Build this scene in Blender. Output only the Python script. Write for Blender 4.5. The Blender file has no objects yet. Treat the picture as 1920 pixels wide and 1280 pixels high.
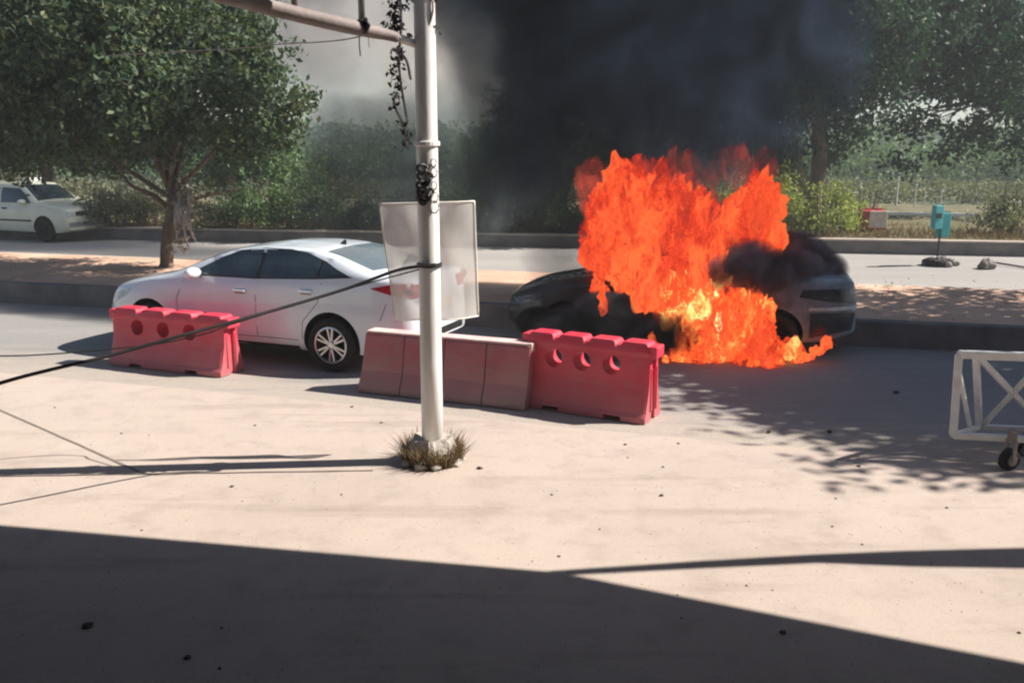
import bpy, bmesh, math, random
import numpy as np
from mathutils import Vector, Matrix, noise
from mathutils.bvhtree import BVHTree
R = math.radians
random.seed(7); rng = np.random.default_rng(7)
SC = bpy.context.scene
COL = SC.collection

# ------------------------------------------------------------------ camera
FPX, CH, PITCH = 1700.0, 2.5, R(12.2)
cd = bpy.data.cameras.new('camera'); cam = bpy.data.objects.new('camera', cd); COL.objects.link(cam)
cd.sensor_width = 36; cd.lens = FPX / 1920 * 36; cd.clip_end = 2000
cam.location = (0, 0, CH); cam.rotation_euler = (R(90) - PITCH, 0, 0)
SC.camera = cam

# ------------------------------------------------------------------ world + sun
SUN_EL, SUN_AZ = R(43), R(4.5)           # azimuth measured from +X towards +Y
w = bpy.data.worlds.new('World'); SC.world = w; w.use_nodes = True
nt = w.node_tree; bg = nt.nodes['Background']
sky = nt.nodes.new('ShaderNodeTexSky'); sky.sky_type = 'NISHITA'; sky.sun_disc = False
sky.sun_elevation = SUN_EL; sky.sun_rotation = R(90) - SUN_AZ
sky.dust_density = .6; sky.air_density = 1.0; sky.ozone_density = 1.6
nt.links.new(sky.outputs[0], bg.inputs[0]); bg.inputs[1].default_value = 0.05
sl = bpy.data.lights.new('sun', 'SUN'); sl.energy = 5.0; sl.angle = R(0.5); sl.color = (1, .93, .84)
sun = bpy.data.objects.new('sun', sl); COL.objects.link(sun)
SD = Vector((math.cos(SUN_EL) * math.cos(SUN_AZ), math.cos(SUN_EL) * math.sin(SUN_AZ), math.sin(SUN_EL)))
sun.rotation_euler = SD.to_track_quat('Z', 'Y').to_euler(); sun.location = (20, 0, 30)
SC.view_settings.view_transform = 'Standard'; SC.view_settings.look = 'None'
SC.view_settings.exposure = 0.98; SC.view_settings.gamma = 1
SC.render.engine = 'CYCLES'
cy = SC.cycles
cy.use_denoising = True; cy.max_bounces = 8; cy.transparent_max_bounces = 24; cy.volume_bounces = 1
cy.volume_step_rate = 1.5; cy.volume_max_steps = 160; cy.sample_clamp_indirect = 6
cy.filter_width = 2.2

# ------------------------------------------------------------------ helpers
def W(px, py, Y):
    """world point seen at photo pixel (px,py) at distance Y in front of the camera"""
    a = (px - 960) / FPX; b = (py - 640) / FPX
    d = Vector((a, math.cos(PITCH) - b * math.sin(PITCH), -math.sin(PITCH) - b * math.cos(PITCH)))
    return Vector((0, 0, CH)) + d * (Y / d.y)
def G(px, py, z=0.0):
    """point of the horizontal plane at height z seen at photo pixel"""
    a = (px - 960) / FPX; b = (py - 640) / FPX
    d = Vector((a, math.cos(PITCH) - b * math.sin(PITCH), -math.sin(PITCH) - b * math.cos(PITCH)))
    return Vector((0, 0, CH)) + d * ((z - CH) / d.z)

def mkmesh(name, verts, faces, mats=None, fm=None, smooth=False):
    me = bpy.data.meshes.new(name); me.from_pydata([tuple(v) for v in verts], [], faces)
    for m in (mats or []): me.materials.append(m)
    if fm is not None: me.polygons.foreach_set('material_index', fm)
    if smooth: me.polygons.foreach_set('use_smooth', [True] * len(me.polygons))
    me.update(); return me
def ob(name, me, parent=None, loc=(0, 0, 0), rot=(0, 0, 0), **kw):
    o = bpy.data.objects.new(name, me); COL.objects.link(o)
    o.location = loc; o.rotation_euler = rot
    if parent: o.parent = parent
    for k, v in kw.items(): o[k] = v
    return o
def thing(name, label, cat, loc=(0, 0, 0), rz=0, group=None):
    o = ob(name, None, None, loc, (0, 0, rz)); o['label'] = label; o['category'] = cat
    o.empty_display_size = .3
    if group: o['group'] = group
    return o

class MB:
    def __init__(s): s.v = []; s.f = []; s.m = []
    def add(s, vs, fs, mi=0):
        n = len(s.v); s.v += [Vector(v) for v in vs]; s.f += [tuple(i + n for i in f) for f in fs]; s.m += [mi] * len(fs)
    def box(s, c, d, rz=0, mi=0, rot=None, taper=1.0):
        c = Vector(c); M = rot if rot else Matrix.Rotation(rz, 3, 'Z')
        vs = []
        for z in (-1, 1):
            t = taper if z > 0 else 1
            for x, y in ((-1, -1), (1, -1), (1, 1), (-1, 1)):
                vs.append(c + M @ Vector((x * d[0] / 2 * t, y * d[1] / 2 * t, z * d[2] / 2)))
        s.add(vs, [(3, 2, 1, 0), (4, 5, 6, 7), (0, 1, 5, 4), (1, 2, 6, 5), (2, 3, 7, 6), (3, 0, 4, 7)], mi)
    def bar(s, a, b, w, h=None, mi=0):
        a = Vector(a); b = Vector(b); d = b - a; h = h or w
        q = d.to_track_quat('Z', 'Y').to_matrix(); s.box((a + b) / 2, (w, h, d.length), rot=q, mi=mi)
    def tube(s, pts, rad, n=8, mi=0, cap=True):
        pts = [Vector(p) for p in pts]; m = len(pts)
        if not hasattr(rad, '__len__'): rad = [rad] * m
        vs = []; up = None
        for i, p in enumerate(pts):
            t = (pts[min(i + 1, m - 1)] - pts[max(i - 1, 0)]).normalized()
            if up is None:
                up = Vector((0, 0, 1)) if abs(t.z) < .9 else Vector((1, 0, 0))
            a = t.cross(up).normalized(); b = a.cross(t).normalized(); up = b
            for k in range(n):
                an = 2 * math.pi * k / n; vs.append(p + (a * math.cos(an) + b * math.sin(an)) * rad[i])
        fs = [(i * n + k, i * n + (k + 1) % n, (i + 1) * n + (k + 1) % n, (i + 1) * n + k) for i in range(m - 1) for k in range(n)]
        if cap: fs += [tuple(range(n))[::-1], tuple((m - 1) * n + k for k in range(n))]
        s.add(vs, fs, mi)
    def lathe(s, prof, n=32, axis='Y', c=(0, 0, 0), mi=0):
        c = Vector(c); vs = []
        for (r, h) in prof:
            for k in range(n):
                a = 2 * math.pi * k / n
                if axis == 'Y': vs.append(c + Vector((r * math.cos(a), h, r * math.sin(a))))
                else: vs.append(c + Vector((r * math.cos(a), r * math.sin(a), h)))
        fs = [(i * n + k, i * n + (k + 1) % n, (i + 1) * n + (k + 1) % n, (i + 1) * n + k) for i in range(len(prof) - 1) for k in range(n)]
        fs += [tuple(range(n))[::-1], tuple((len(prof) - 1) * n + k for k in range(n))]
        s.add(vs, fs, mi)
    def build(s, name, mat, parent=None, smooth=False, loc=(0, 0, 0), rot=(0, 0, 0), fix=True, bevel=0, **kw):
        mats = mat if isinstance(mat, (list, tuple)) else [mat]
        me = mkmesh(name, s.v, s.f, mats, s.m, smooth)
        if fix:
            bm = bmesh.new(); bm.from_mesh(me); bmesh.ops.recalc_face_normals(bm, faces=bm.faces)
            bm.to_mesh(me); bm.free()
        o = ob(name, me, parent, loc, rot, **kw)
        if bevel:
            b = o.modifiers.new('bevel', 'BEVEL'); b.width = bevel; b.segments = 2; b.limit_method = 'ANGLE'; b.angle_limit = R(35)
        return o

def smoothpath(pts, n=6):
    pts = [Vector(p) for p in pts]; out = []
    P = [pts[0] * 2 - pts[1]] + pts + [pts[-1] * 2 - pts[-2]]
    for i in range(1, len(P) - 2):
        for k in range(n):
            t = k / n; a, b, c, d = P[i - 1], P[i], P[i + 1], P[i + 2]
            out.append(.5 * ((2 * b) + (c - a) * t + (2 * a - 5 * b + 4 * c - d) * t * t + (3 * b - a - 3 * c + d) * t ** 3))
    return out + [pts[-1]]

# ------------------------------------------------------------------ materials
def nodes(name):
    m = bpy.data.materials.new(name); m.use_nodes = True; t = m.node_tree
    return m, t, t.nodes['Principled BSDF'], t.nodes['Material Output']
def N(t, typ, **kw):
    n = t.nodes.new(typ)
    for k, v in kw.items(): setattr(n, k, v)
    return n
def math_(t, op, a, b=None, clamp=False):
    n = N(t, 'ShaderNodeMath', operation=op, use_clamp=clamp)
    for i, v in enumerate((a, b)):
        if v is None: continue
        if isinstance(v, (int, float)): n.inputs[i].default_value = v
        else: t.links.new(v, n.inputs[i])
    return n.outputs[0]
def ramp(t, fac, stops):
    n = N(t, 'ShaderNodeValToRGB'); cr = n.color_ramp
    while len(cr.elements) < len(stops): cr.elements.new(.5)
    for e, (p, c) in zip(cr.elements, stops): e.position = p; e.color = (*c, 1) if len(c) == 3 else c
    t.links.new(fac, n.inputs[0]); return n.outputs[0]
def tex(t, scale, detail=4, rough=.55, obj=True, vec=None, stretch=None, dist=0):
    n = N(t, 'ShaderNodeTexNoise'); n.inputs['Scale'].default_value = scale
    n.inputs['Detail'].default_value = detail; n.inputs['Roughness'].default_value = rough; n.inputs['Distortion'].default_value = dist
    if vec is None:
        vec = N(t, 'ShaderNodeTexCoord').outputs['Object'] if obj else N(t, 'ShaderNodeNewGeometry').outputs['Position']
    if stretch:
        mp = N(t, 'ShaderNodeMapping'); mp.inputs['Scale'].default_value = stretch; t.links.new(vec, mp.inputs[0]); vec = mp.outputs[0]
    t.links.new(vec, n.inputs['Vector']); return n.outputs[0]
def mixc(t, fac, a, b, mode='MIX'):
    n = N(t, 'ShaderNodeMixRGB', blend_type=mode)
    for i, v in zip((0, 1, 2), (fac, a, b)):
        if isinstance(v, (int, float)): n.inputs[i].default_value = v
        elif isinstance(v, tuple): n.inputs[i].default_value = (*v, 1)
        else: t.links.new(v, n.inputs[i])
    return n.outputs[0]
def bumpn(t, b, h, strength=.3, dist=.01):
    n = N(t, 'ShaderNodeBump'); n.inputs['Strength'].default_value = strength; n.inputs['Distance'].default_value = dist
    t.links.new(h, n.inputs['Height']); t.links.new(n.outputs[0], b.inputs['Normal'])
def mat(name, c1, c2=None, rough=.6, metal=0, scale=6, bump=.15, detail=5, coat=0, spec=.5, stretch=None, bd=.01):
    m, t, b, o = nodes(name); c2 = c2 or tuple(x * .75 for x in c1)
    f = tex(t, scale, detail, .6, stretch=stretch)
    col = ramp(t, f, [(.3, c2), (.68, c1)]); t.links.new(col, b.inputs['Base Color'])
    b.inputs['Roughness'].default_value = rough; b.inputs['Metallic'].default_value = metal
    b.inputs['Coat Weight'].default_value = coat; b.inputs['Coat Roughness'].default_value = .05
    b.inputs['Specular IOR Level'].default_value = spec
    if bump: bumpn(t, b, tex(t, scale * 6, 4, .6, stretch=stretch), bump, bd)
    return m

def concrete_mat():
    m, t, b, o = nodes('pavement_concrete')
    f1 = tex(t, .35, 6, .6); f2 = tex(t, 3.0, 6, .65); f3 = tex(t, 60, 3, .7)
    c = ramp(t, f1, [(.3, (.385, .325, .285)), (.52, (.44, .37, .325)), (.75, (.475, .405, .355))])
    s = ramp(t, f2, [(.30, (.86, .85, .84)), (.5, (1, 1, 1)), (.8, (1.03, 1.02, 1.0))])
    c = mixc(t, 1, c, s, 'MULTIPLY')
    g = ramp(t, f3, [(.28, (.72, .70, .66)), (.45, (1, 1, 1))]); c = mixc(t, .6, c, g, 'MULTIPLY')
    # tyre smears running along the road
    tw = tex(t, 1.2, 4, .6, stretch=(.25, 2.2, 1)); sm = ramp(t, tw, [(.56, (1, 1, 1)), (.74, (.72, .70, .68))]); c = mixc(t, .8, c, sm, 'MULTIPLY')
    t.links.new(c, b.inputs['Base Color']); b.inputs['Roughness'].default_value = .9; b.inputs['Specular IOR Level'].default_value = .2
    bumpn(t, b, mixc(t, .5, f3, f2), .35, .01); return m
def asphalt_mat(name, c1, c2, edge=None):
    m, t, b, o = nodes(name)
    f1 = tex(t, .5, 5, .6, stretch=(.35, 1.6, 1)); f2 = tex(t, 90, 3, .7)
    c = ramp(t, f1, [(.3, c2), (.7, c1)]); g = ramp(t, f2, [(.3, (.7, .7, .7)), (.6, (1.05, 1.05, 1.05))])
    if edge:      # drifted dust along the joint with the concrete apron
        (x0, y0), sl_ = edge; sp = N(t, 'ShaderNodeSeparateXYZ'); t.links.new(N(t, 'ShaderNodeTexCoord').outputs['Object'], sp.inputs[0])
        d = math_(t, 'SUBTRACT', math_(t, 'SUBTRACT', sp.outputs[1], math_(t, 'MULTIPLY', math_(t, 'SUBTRACT', sp.outputs[0], x0), sl_)), y0)
        e = math_(t, 'SUBTRACT', math_(t, 'ADD', 1.35, math_(t, 'MULTIPLY', math_(t, 'SUBTRACT', tex(t, 2.2, 6, .7, stretch=(.4, 1.4, 1)), .5), 3.2)), math_(t, 'MULTIPLY', d, 1.1), True)
        c = mixc(t, math_(t, 'MULTIPLY', e, .85), c, (.41, .355, .305))
    c = mixc(t, 1, c, g, 'MULTIPLY')
    t.links.new(c, b.inputs['Base Color']); b.inputs['Roughness'].default_value = .85; b.inputs['Specular IOR Level'].default_value = .25
    bumpn(t, b, f2, .4, .008); return m
def leaf_mat(name, c1, c2, trans=.3, gloss=.35, dry=None):
    m, t, b, o = nodes(name)
    gi = N(t, 'ShaderNodeNewGeometry'); r = gi.outputs['Random Per Island']
    f = tex(t, 1.1, 3, .6, obj=False)
    mixv = math_(t, 'ADD', math_(t, 'MULTIPLY', r, .65), math_(t, 'MULTIPLY', f, .45), True)
    st = [(.2, c2), (.75, c1)]
    if dry: st.append((.97, dry))
    c = ramp(t, mixv, st)
    t.links.new(c, b.inputs['Base Color']); b.inputs['Roughness'].default_value = .55; b.inputs['Specular IOR Level'].default_value = gloss * .6
    tr = N(t, 'ShaderNodeBsdfTranslucent'); t.links.new(mixc(t, 1, c, (1.2, 1.3, .6), 'MULTIPLY'), tr.inputs[0])
    mx = N(t, 'ShaderNodeMixShader'); mx.inputs[0].default_value = trans
    t.links.new(b.outputs[0], mx.inputs[1]); t.links.new(tr.outputs[0], mx.inputs[2]); t.links.new(mx.outputs[0], o.inputs[0])
    return m

M = {}
M['concrete'] = concrete_mat()
_p, _q = G(0, 700), G(1920, 880)
M['asphalt'] = asphalt_mat('near_asphalt', (.32, .305, .29), (.23, .225, .22), ((_p.x, _p.y), (_q.y - _p.y) / (_q.x - _p.x)))
M['asphalt_far'] = asphalt_mat('far_asphalt', (.38, .36, .34), (.30, .285, .27))
M['median_soil'] = mat('median_soil', (.66, .45, .34), (.44, .29, .21), .95, scale=1.1, bump=.5, spec=.1, bd=.03)
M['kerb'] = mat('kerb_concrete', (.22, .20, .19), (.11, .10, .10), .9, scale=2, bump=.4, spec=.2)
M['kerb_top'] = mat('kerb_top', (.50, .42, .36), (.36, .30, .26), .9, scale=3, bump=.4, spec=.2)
M['verge'] = mat('verge_soil', (.20, .17, .11), (.09, .10, .05), .95, scale=1.5, bump=.5, spec=.1, bd=.05)
M['field'] = mat('field', (.13, .15, .07), (.08, .11, .05), .95, scale=.3, bump=.3, spec=.1, bd=.05)
M['joint'] = mat('joint', (.13, .10, .08), (.07, .06, .05), .95, scale=20, bump=.2)
M['crack'] = mat('crack', (.22, .18, .15), (.15, .12, .10), .95, scale=20, bump=.2)
M['pole'] = mat('pole_paint', (.86, .86, .85), (.62, .59, .56), .55, scale=7, bump=.15, stretch=(1, 1, .18))
M['rust'] = mat('rusty_steel', (.30, .25, .24), (.17, .135, .13), .7, scale=7, bump=.3)
M['black'] = mat('black_plastic', (.02, .02, .022), (.012, .012, .013), .5, scale=8, bump=.05)
M['rubber'] = mat('tyre_rubber', (.025, .025, .026), (.015, .015, .016), .8, scale=30, bump=.2, spec=.2)
M['rim'] = mat('alloy_rim', (.62, .62, .64), (.48, .48, .50), .3, .85, scale=8, bump=.03)
M['dark'] = mat('dark_void', (.012, .012, .013), (.008, .008, .008), .9, scale=5, bump=.1, spec=.1)
M['white_car'] = mat('white_paint', (.70, .76, .82), (.66, .72, .78), .28, scale=1.5, bump=0, coat=1)
M['cream_car'] = mat('cream_paint', (.68, .71, .58), (.58, .61, .48), .35, scale=2, bump=0, coat=.6)
M['glass'] = mat('car_glass', (.035, .06, .075), (.006, .012, .016), .04, scale=2.6, bump=0, spec=.9)  # mottled tint puts reflections and a hint of seats into the colour
M['glass_pale'] = mat('rear_glass', (.10, .15, .17), (.06, .09, .11), .05, scale=2, bump=0, spec=.9)
M['chrome'] = mat('chrome', (.7, .7, .7), (.6, .6, .6), .15, 1, scale=4, bump=0)
M['tail'] = mat('red_lens', (.45, .012, .04), (.30, .01, .02), .12, scale=9, bump=.05, spec=.8)
M['lamp'] = mat('clear_lens', (.62, .66, .68), (.35, .38, .40), .08, scale=9, bump=0, spec=.8)
M['seam'] = mat('door_gap', (.24, .25, .27), (.18, .19, .20), .8, scale=9, bump=0)
M['plate'] = mat('number_plate', (.7, .68, .6), (.6, .58, .5), .5, scale=9, bump=0)

M['scorch'] = mat('scorched_plastic', (.035, .055, .07), (.012, .014, .016), .25, scale=5, bump=.2, spec=.8)
def barrier_mat(name, c1, c2, dust):
    m, t, b, o = nodes(name)
    f = tex(t, 2.5, 5, .6); c = ramp(t, f, [(.3, c2), (.7, c1)])
    sc = ramp(t, tex(t, 9, 6, .7, stretch=(.5, 1, 1.2)), [(.45, (0, 0, 0)), (.75, (1, 1, 1))]); c = mixc(t, math_(t, 'MULTIPLY', sc, .5), c, dust)
    z = N(t, 'ShaderNodeSeparateXYZ'); t.links.new(N(t, 'ShaderNodeTexCoord').outputs['Object'], z.inputs[0])
    d = math_(t, 'SUBTRACT', math_(t, 'ADD', .30, math_(t, 'MULTIPLY', f, .35)), z.outputs[2], True)
    d = math_(t, 'MULTIPLY', d, 1.6, True); c = mixc(t, d, c, dust)      # road dirt splashed on the foot
    t.links.new(c, b.inputs['Base Color']); b.inputs['Roughness'].default_value = .48
    b.inputs['Subsurface Weight'].default_value = 0
    bumpn(t, b, tex(t, 14, 4, .6), .25, .01); return m
M['red_plastic'] = barrier_mat('red_plastic', (.66, .035, .075), (.50, .026, .055), (.40, .15, .16))
M['faded_red'] = barrier_mat('faded_red_concrete', (.46, .115, .14), (.33, .085, .105), (.32, .23, .22))
M['pale_edge'] = mat('pale_pink_edge', (.72, .55, .52), (.55, .36, .34), .8, scale=6, bump=.3)  # paler pink than the barrier panels
def soot_mat():
    m, t, b, o = nodes('scorched_paint')
    f = tex(t, 2.2, 6, .65); c = ramp(t, f, [(.28, (.05, .06, .07)), (.45, (.15, .185, .21)), (.68, (.30, .35, .38))])
    sx = N(t, 'ShaderNodeSeparateXYZ'); t.links.new(N(t, 'ShaderNodeTexCoord').outputs['Object'], sx.inputs[0]); bf = math_(t, 'ADD', math_(t, 'MULTIPLY', sx.outputs[0], 1.4), math_(t, 'ADD', math_(t, 'MULTIPLY', f, 1.2), 1.0), True); c = mixc(t, bf, c, (.010, .010, .011)); t.links.new(c, b.inputs['Base Color']); rr = ramp(t, f, [(.35, (.9, .9, .9)), (.7, (.28, .28, .28))]); t.links.new(rr, b.inputs['Roughness'])
    b.inputs['Coat Weight'].default_value = .5; bumpn(t, b, tex(t, 18, 4, .6), .3, .01); return m
M['soot'] = soot_mat()

# ------------------------------------------------------------------ setting
def sheet(name, pts, z, m, **kw):
    me = mkmesh(name, [(p[0], p[1], z) for p in pts], [tuple(range(len(pts)))], [m])
    bm = bmesh.new(); bm.from_mesh(me); bmesh.ops.recalc_face_normals(bm, faces=bm.faces)
    for f in bm.faces:
        if f.normal.z < 0: f.normal_flip()
    bm.to_mesh(me); bm.free()
    return ob(name, me, kind='structure', **kw)
def ext(p, q, x):
    p, q = Vector(p[:2]), Vector(q[:2]); s = (q.y - p.y) / (q.x - p.x); return Vector((x, p.y + s * (x - p.x)))
M['field'] = mat('field_grass', (.15, .165, .10), (.09, .11, .07), .95, scale=.25, bump=.3, spec=.1, bd=.05)
sheet('ground', [(-400, -60), (400, -60), (400, 900), (-400, 900)], 0, M['field'])
ap = (G(0, 700), G(1920, 880)); mn = (G(0, 530, .33), G(1920, 615, .33)); mf = (G(0, 470, .33), G(1920, 540, .33)); kf = (G(0, 446), G(1920, 482))
XL, XR = -70, 45
sheet('road', [ext(*ap, XL) + Vector((0, -4)), ext(*ap, XR) + Vector((0, -4)), ext(*kf, XR), ext(*kf, XL)], .004, M['asphalt'])
sheet('far_road', [ext(*mf, XL) + Vector((0, -.1)), ext(*mf, XR) + Vector((0, -.1)), ext(*kf, XR), ext(*kf, XL)], .008, M['asphalt_far'])
def wob(p, q, x0, x1, n, amp, seed):
    return [ext(p, q, x0 + (x1 - x0) * i / n) + Vector((0, amp * noise.noise(Vector((seed, i * 6.0 / n * 5, 0))))) for i in range(n + 1)]
sheet('pavement', [(XL, -30), (XR, -30)] + list(reversed(wob(*ap, XL, XR, 160, .10, 3))), .012, M['concrete'])
# raised median
def prism(name, line_a, line_b, z0, z1, m, **kw):
    mb = MB(); n = len(line_a)
    vs = [Vector((p[0], p[1], z1)) for p in line_a] + [Vector((p[0], p[1], z1)) for p in line_b] + [Vector((p[0], p[1], z0)) for p in line_a] + [Vector((p[0], p[1], z0)) for p in line_b]
    fs = []
    for i in range(n - 1):
        fs += [(i, i + 1, n + i + 1, n + i), (2 * n + i, 2 * n + i + 1, i + 1, i), (n + i, n + i + 1, 3 * n + i + 1, 3 * n + i)]
    fs += [(0, n, 3 * n, 2 * n), (n - 1, 2 * n - 1, 4 * n - 1, 3 * n - 1)]
    mb.add(vs, fs); return mb.build(name, m, bevel=kw.pop('bevel', 0), **kw)
D2 = Vector((0, .22))
na = [ext(*mn, XL + i) for i in range(0, 116)]; fa = [ext(*mf, XL + i) for i in range(0, 116)]
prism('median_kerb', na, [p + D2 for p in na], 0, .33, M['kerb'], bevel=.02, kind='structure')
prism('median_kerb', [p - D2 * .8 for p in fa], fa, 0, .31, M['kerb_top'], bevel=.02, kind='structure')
# soil surface of the median, gently lumpy
def terrain(name, la, lb, z, amp, m, rows=14, sc=1.0, lift=0):
    n = len(la); vs = []; fs = []
    for j in range(rows + 1):
        for i in range(n):
            p = la[i].lerp(lb[i], j / rows); e = math.sin(math.pi * j / rows)
            vs.append((p.x, p.y, z + lift * e + amp * (.3 + e) * noise.fractal(Vector((p.x * sc, p.y * sc, 1)), 1, 2, 4)))
    for j in range(rows):
        for i in range(n - 1): fs.append((j * n + i, j * n + i + 1, (j + 1) * n + i + 1, (j + 1) * n + i))
    return ob(name, mkmesh(name, vs, fs, [m], smooth=True), kind='structure')
la = [ext(*mn, XL + i * .5) + D2 * .9 for i in range(0, 231)]; lb = [ext(*mf, XL + i * .5) - D2 * .7 for i in range(0, 231)]
terrain('median_ground', la, lb, .31, .02, M['median_soil'], 20, 1.2, .02)
# far kerb wall and verge
ka = [ext(*kf, XL + i) for i in range(0, 116)]
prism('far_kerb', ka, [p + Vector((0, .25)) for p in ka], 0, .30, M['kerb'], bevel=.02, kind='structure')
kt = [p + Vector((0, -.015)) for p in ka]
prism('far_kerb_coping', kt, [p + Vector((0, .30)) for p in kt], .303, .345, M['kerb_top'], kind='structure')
va = [ext(*kf, XL + i * 1.0) + Vector((0, .24)) for i in range(0, 116)]; vb = [p + Vector((0, 14)) for p in va]
terrain('verge', va, vb, .33, .10, M['verge'], 24, .8, .1)
# joint and cracks in the pavement
def strip(name, pts, wd, z, m, seed=0, thing_kind='structure'):
    vs = []; fs = []; P = smoothpath([(p[0], p[1], 0) for p in pts], 10)
    for i, p in enumerate(P):
        t = (P[min(i + 1, len(P) - 1)] - P[max(i - 1, 0)]).normalized(); nn = Vector((-t.y, t.x, 0))
        w_ = wd * (1 + .6 * noise.noise(Vector((i * .7, seed, 0)))); off = nn * .012 * noise.noise(Vector((i * .5, seed + 9, 0)))
        vs += [(p + off - nn * w_ / 2)[:2] + (z,), (p + off + nn * w_ / 2)[:2] + (z,)]
    for i in range(len(P) - 1): fs.append((2 * i, 2 * i + 2, 2 * i + 3, 2 * i + 1))
    me = mkmesh(name, vs, fs, [m]); return ob(name, me, kind=thing_kind)
strip('pavement_joint', [G(-60, 745), G(100, 815), G(262, 888)], .022, .016, M['crack'], 1)
strip('pavement_joint', [G(-80, 897), G(300, 891), G(700, 885)], .02, .016, M['joint'], 2)

# ------------------------------------------------------------------ canopy roof that shades the pavement, with unseen walls added to deepen the shade
HC = 3.9; off = Vector((SD.x, SD.y)) * (HC / SD.z)
s1, s2, s3 = G(0, 987).xy, G(1045, 1076).xy, G(1920, 1247).xy
gl = ext(s1, s2, -13); gr = ext(s2, s3, 6.2)
cp = [gl, s2, gr, Vector((6.2, -7)), Vector((-13, -7))]
M['canopy'] = mat('canopy_slab', (.05, .05, .055), (.035, .035, .04), .9, scale=2, bump=.3)
cn = thing('canopy_roof', 'concrete canopy roof overhead behind the camera that shades the pavement', 'roof', (off.x + cp[1].x, off.y + cp[1].y, 0))
o0 = Vector((cn.location.x, cn.location.y))
mb = MB(); n = 5; vs = [(*(p + off - o0), HC) for p in cp] + [(*(p + off - o0), HC + .22) for p in cp]
mb.add(vs, [tuple(range(n)), tuple(range(n, 2 * n))[::-1]] + [(i, (i + 1) % n, n + (i + 1) % n, n + i) for i in range(n)])
mb.build('roof_slab', M['canopy'], cn)
mb = MB()
for q in (Vector((6.0, -1.5)), Vector((-8.5, -1.5))):
    mb2 = MB(); p = q + off - o0; mb2.box((p.x, p.y, HC / 2), (.35, .35, HC)); mb2.build('column', M['canopy'], cn)
bw = MB(); bw.box((1.0 , -5.2, 1.9), (24, .25, 3.8)); bw.build('shade_wall', mat('shade_wall', (.08, .085, .09), (.05, .055, .06), .9, scale=1.5, bump=.2), None,  # unseen wall added behind the camera to darken the foreground
    label='unseen dark wall added behind the camera to deepen the shade under the canopy', category='wall')
# a flat steel bracket reaching out from the canopy corner with a narrow panel at its end
ba = [G(1030, 1078), G(1300, 1062), G(1530, 1050), G(1700, 1050), G(1925, 1049), G(2400, 1049)]
bwid = [.07, .10, .12, .22, .29, .30]
for nx_, lab in ((-8.9, 'unseen dark wall added on the left to block sky light'), (10.0, 'unseen dark wall added on the right to block sky light')):
    bw = MB(); bw.box((0, 0, 1.9), (.2, 6.5, 3.8)); bw.build('sky_block_wall', M['canopy'], None, loc=(nx_, -1.6, 0), label=lab, category='wall')  # unseen walls added to keep sky light off the shaded pavement
bt = thing('canopy_bracket', 'flat steel bracket reaching sideways from the canopy corner', 'bracket', (ba[0].x + off.x, ba[0].y + off.y, HC))
mb = MB(); P = [Vector((p.x + off.x - bt.location.x, p.y + off.y - bt.location.y, 0)) for p in ba]
for i in range(len(P)):
    pass
vs = []
for p, h in zip(P, bwid):
    vs += [p + Vector((0, -h / 2, -.02)), p + Vector((0, h / 2, -.02)), p + Vector((0, h / 2, .02)), p + Vector((0, -h / 2, .02))]
fs = [(4 * i + k, 4 * i + (k + 1) % 4, 4 * i + 4 + (k + 1) % 4, 4 * i + 4 + k) for i in range(len(P) - 1) for k in range(4)] + [(0, 1, 2, 3), tuple(4 * (len(P) - 1) + k for k in (3, 2, 1, 0))]
mb.add(vs, fs); mb.build('arm', M['rust'], bt)

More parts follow.
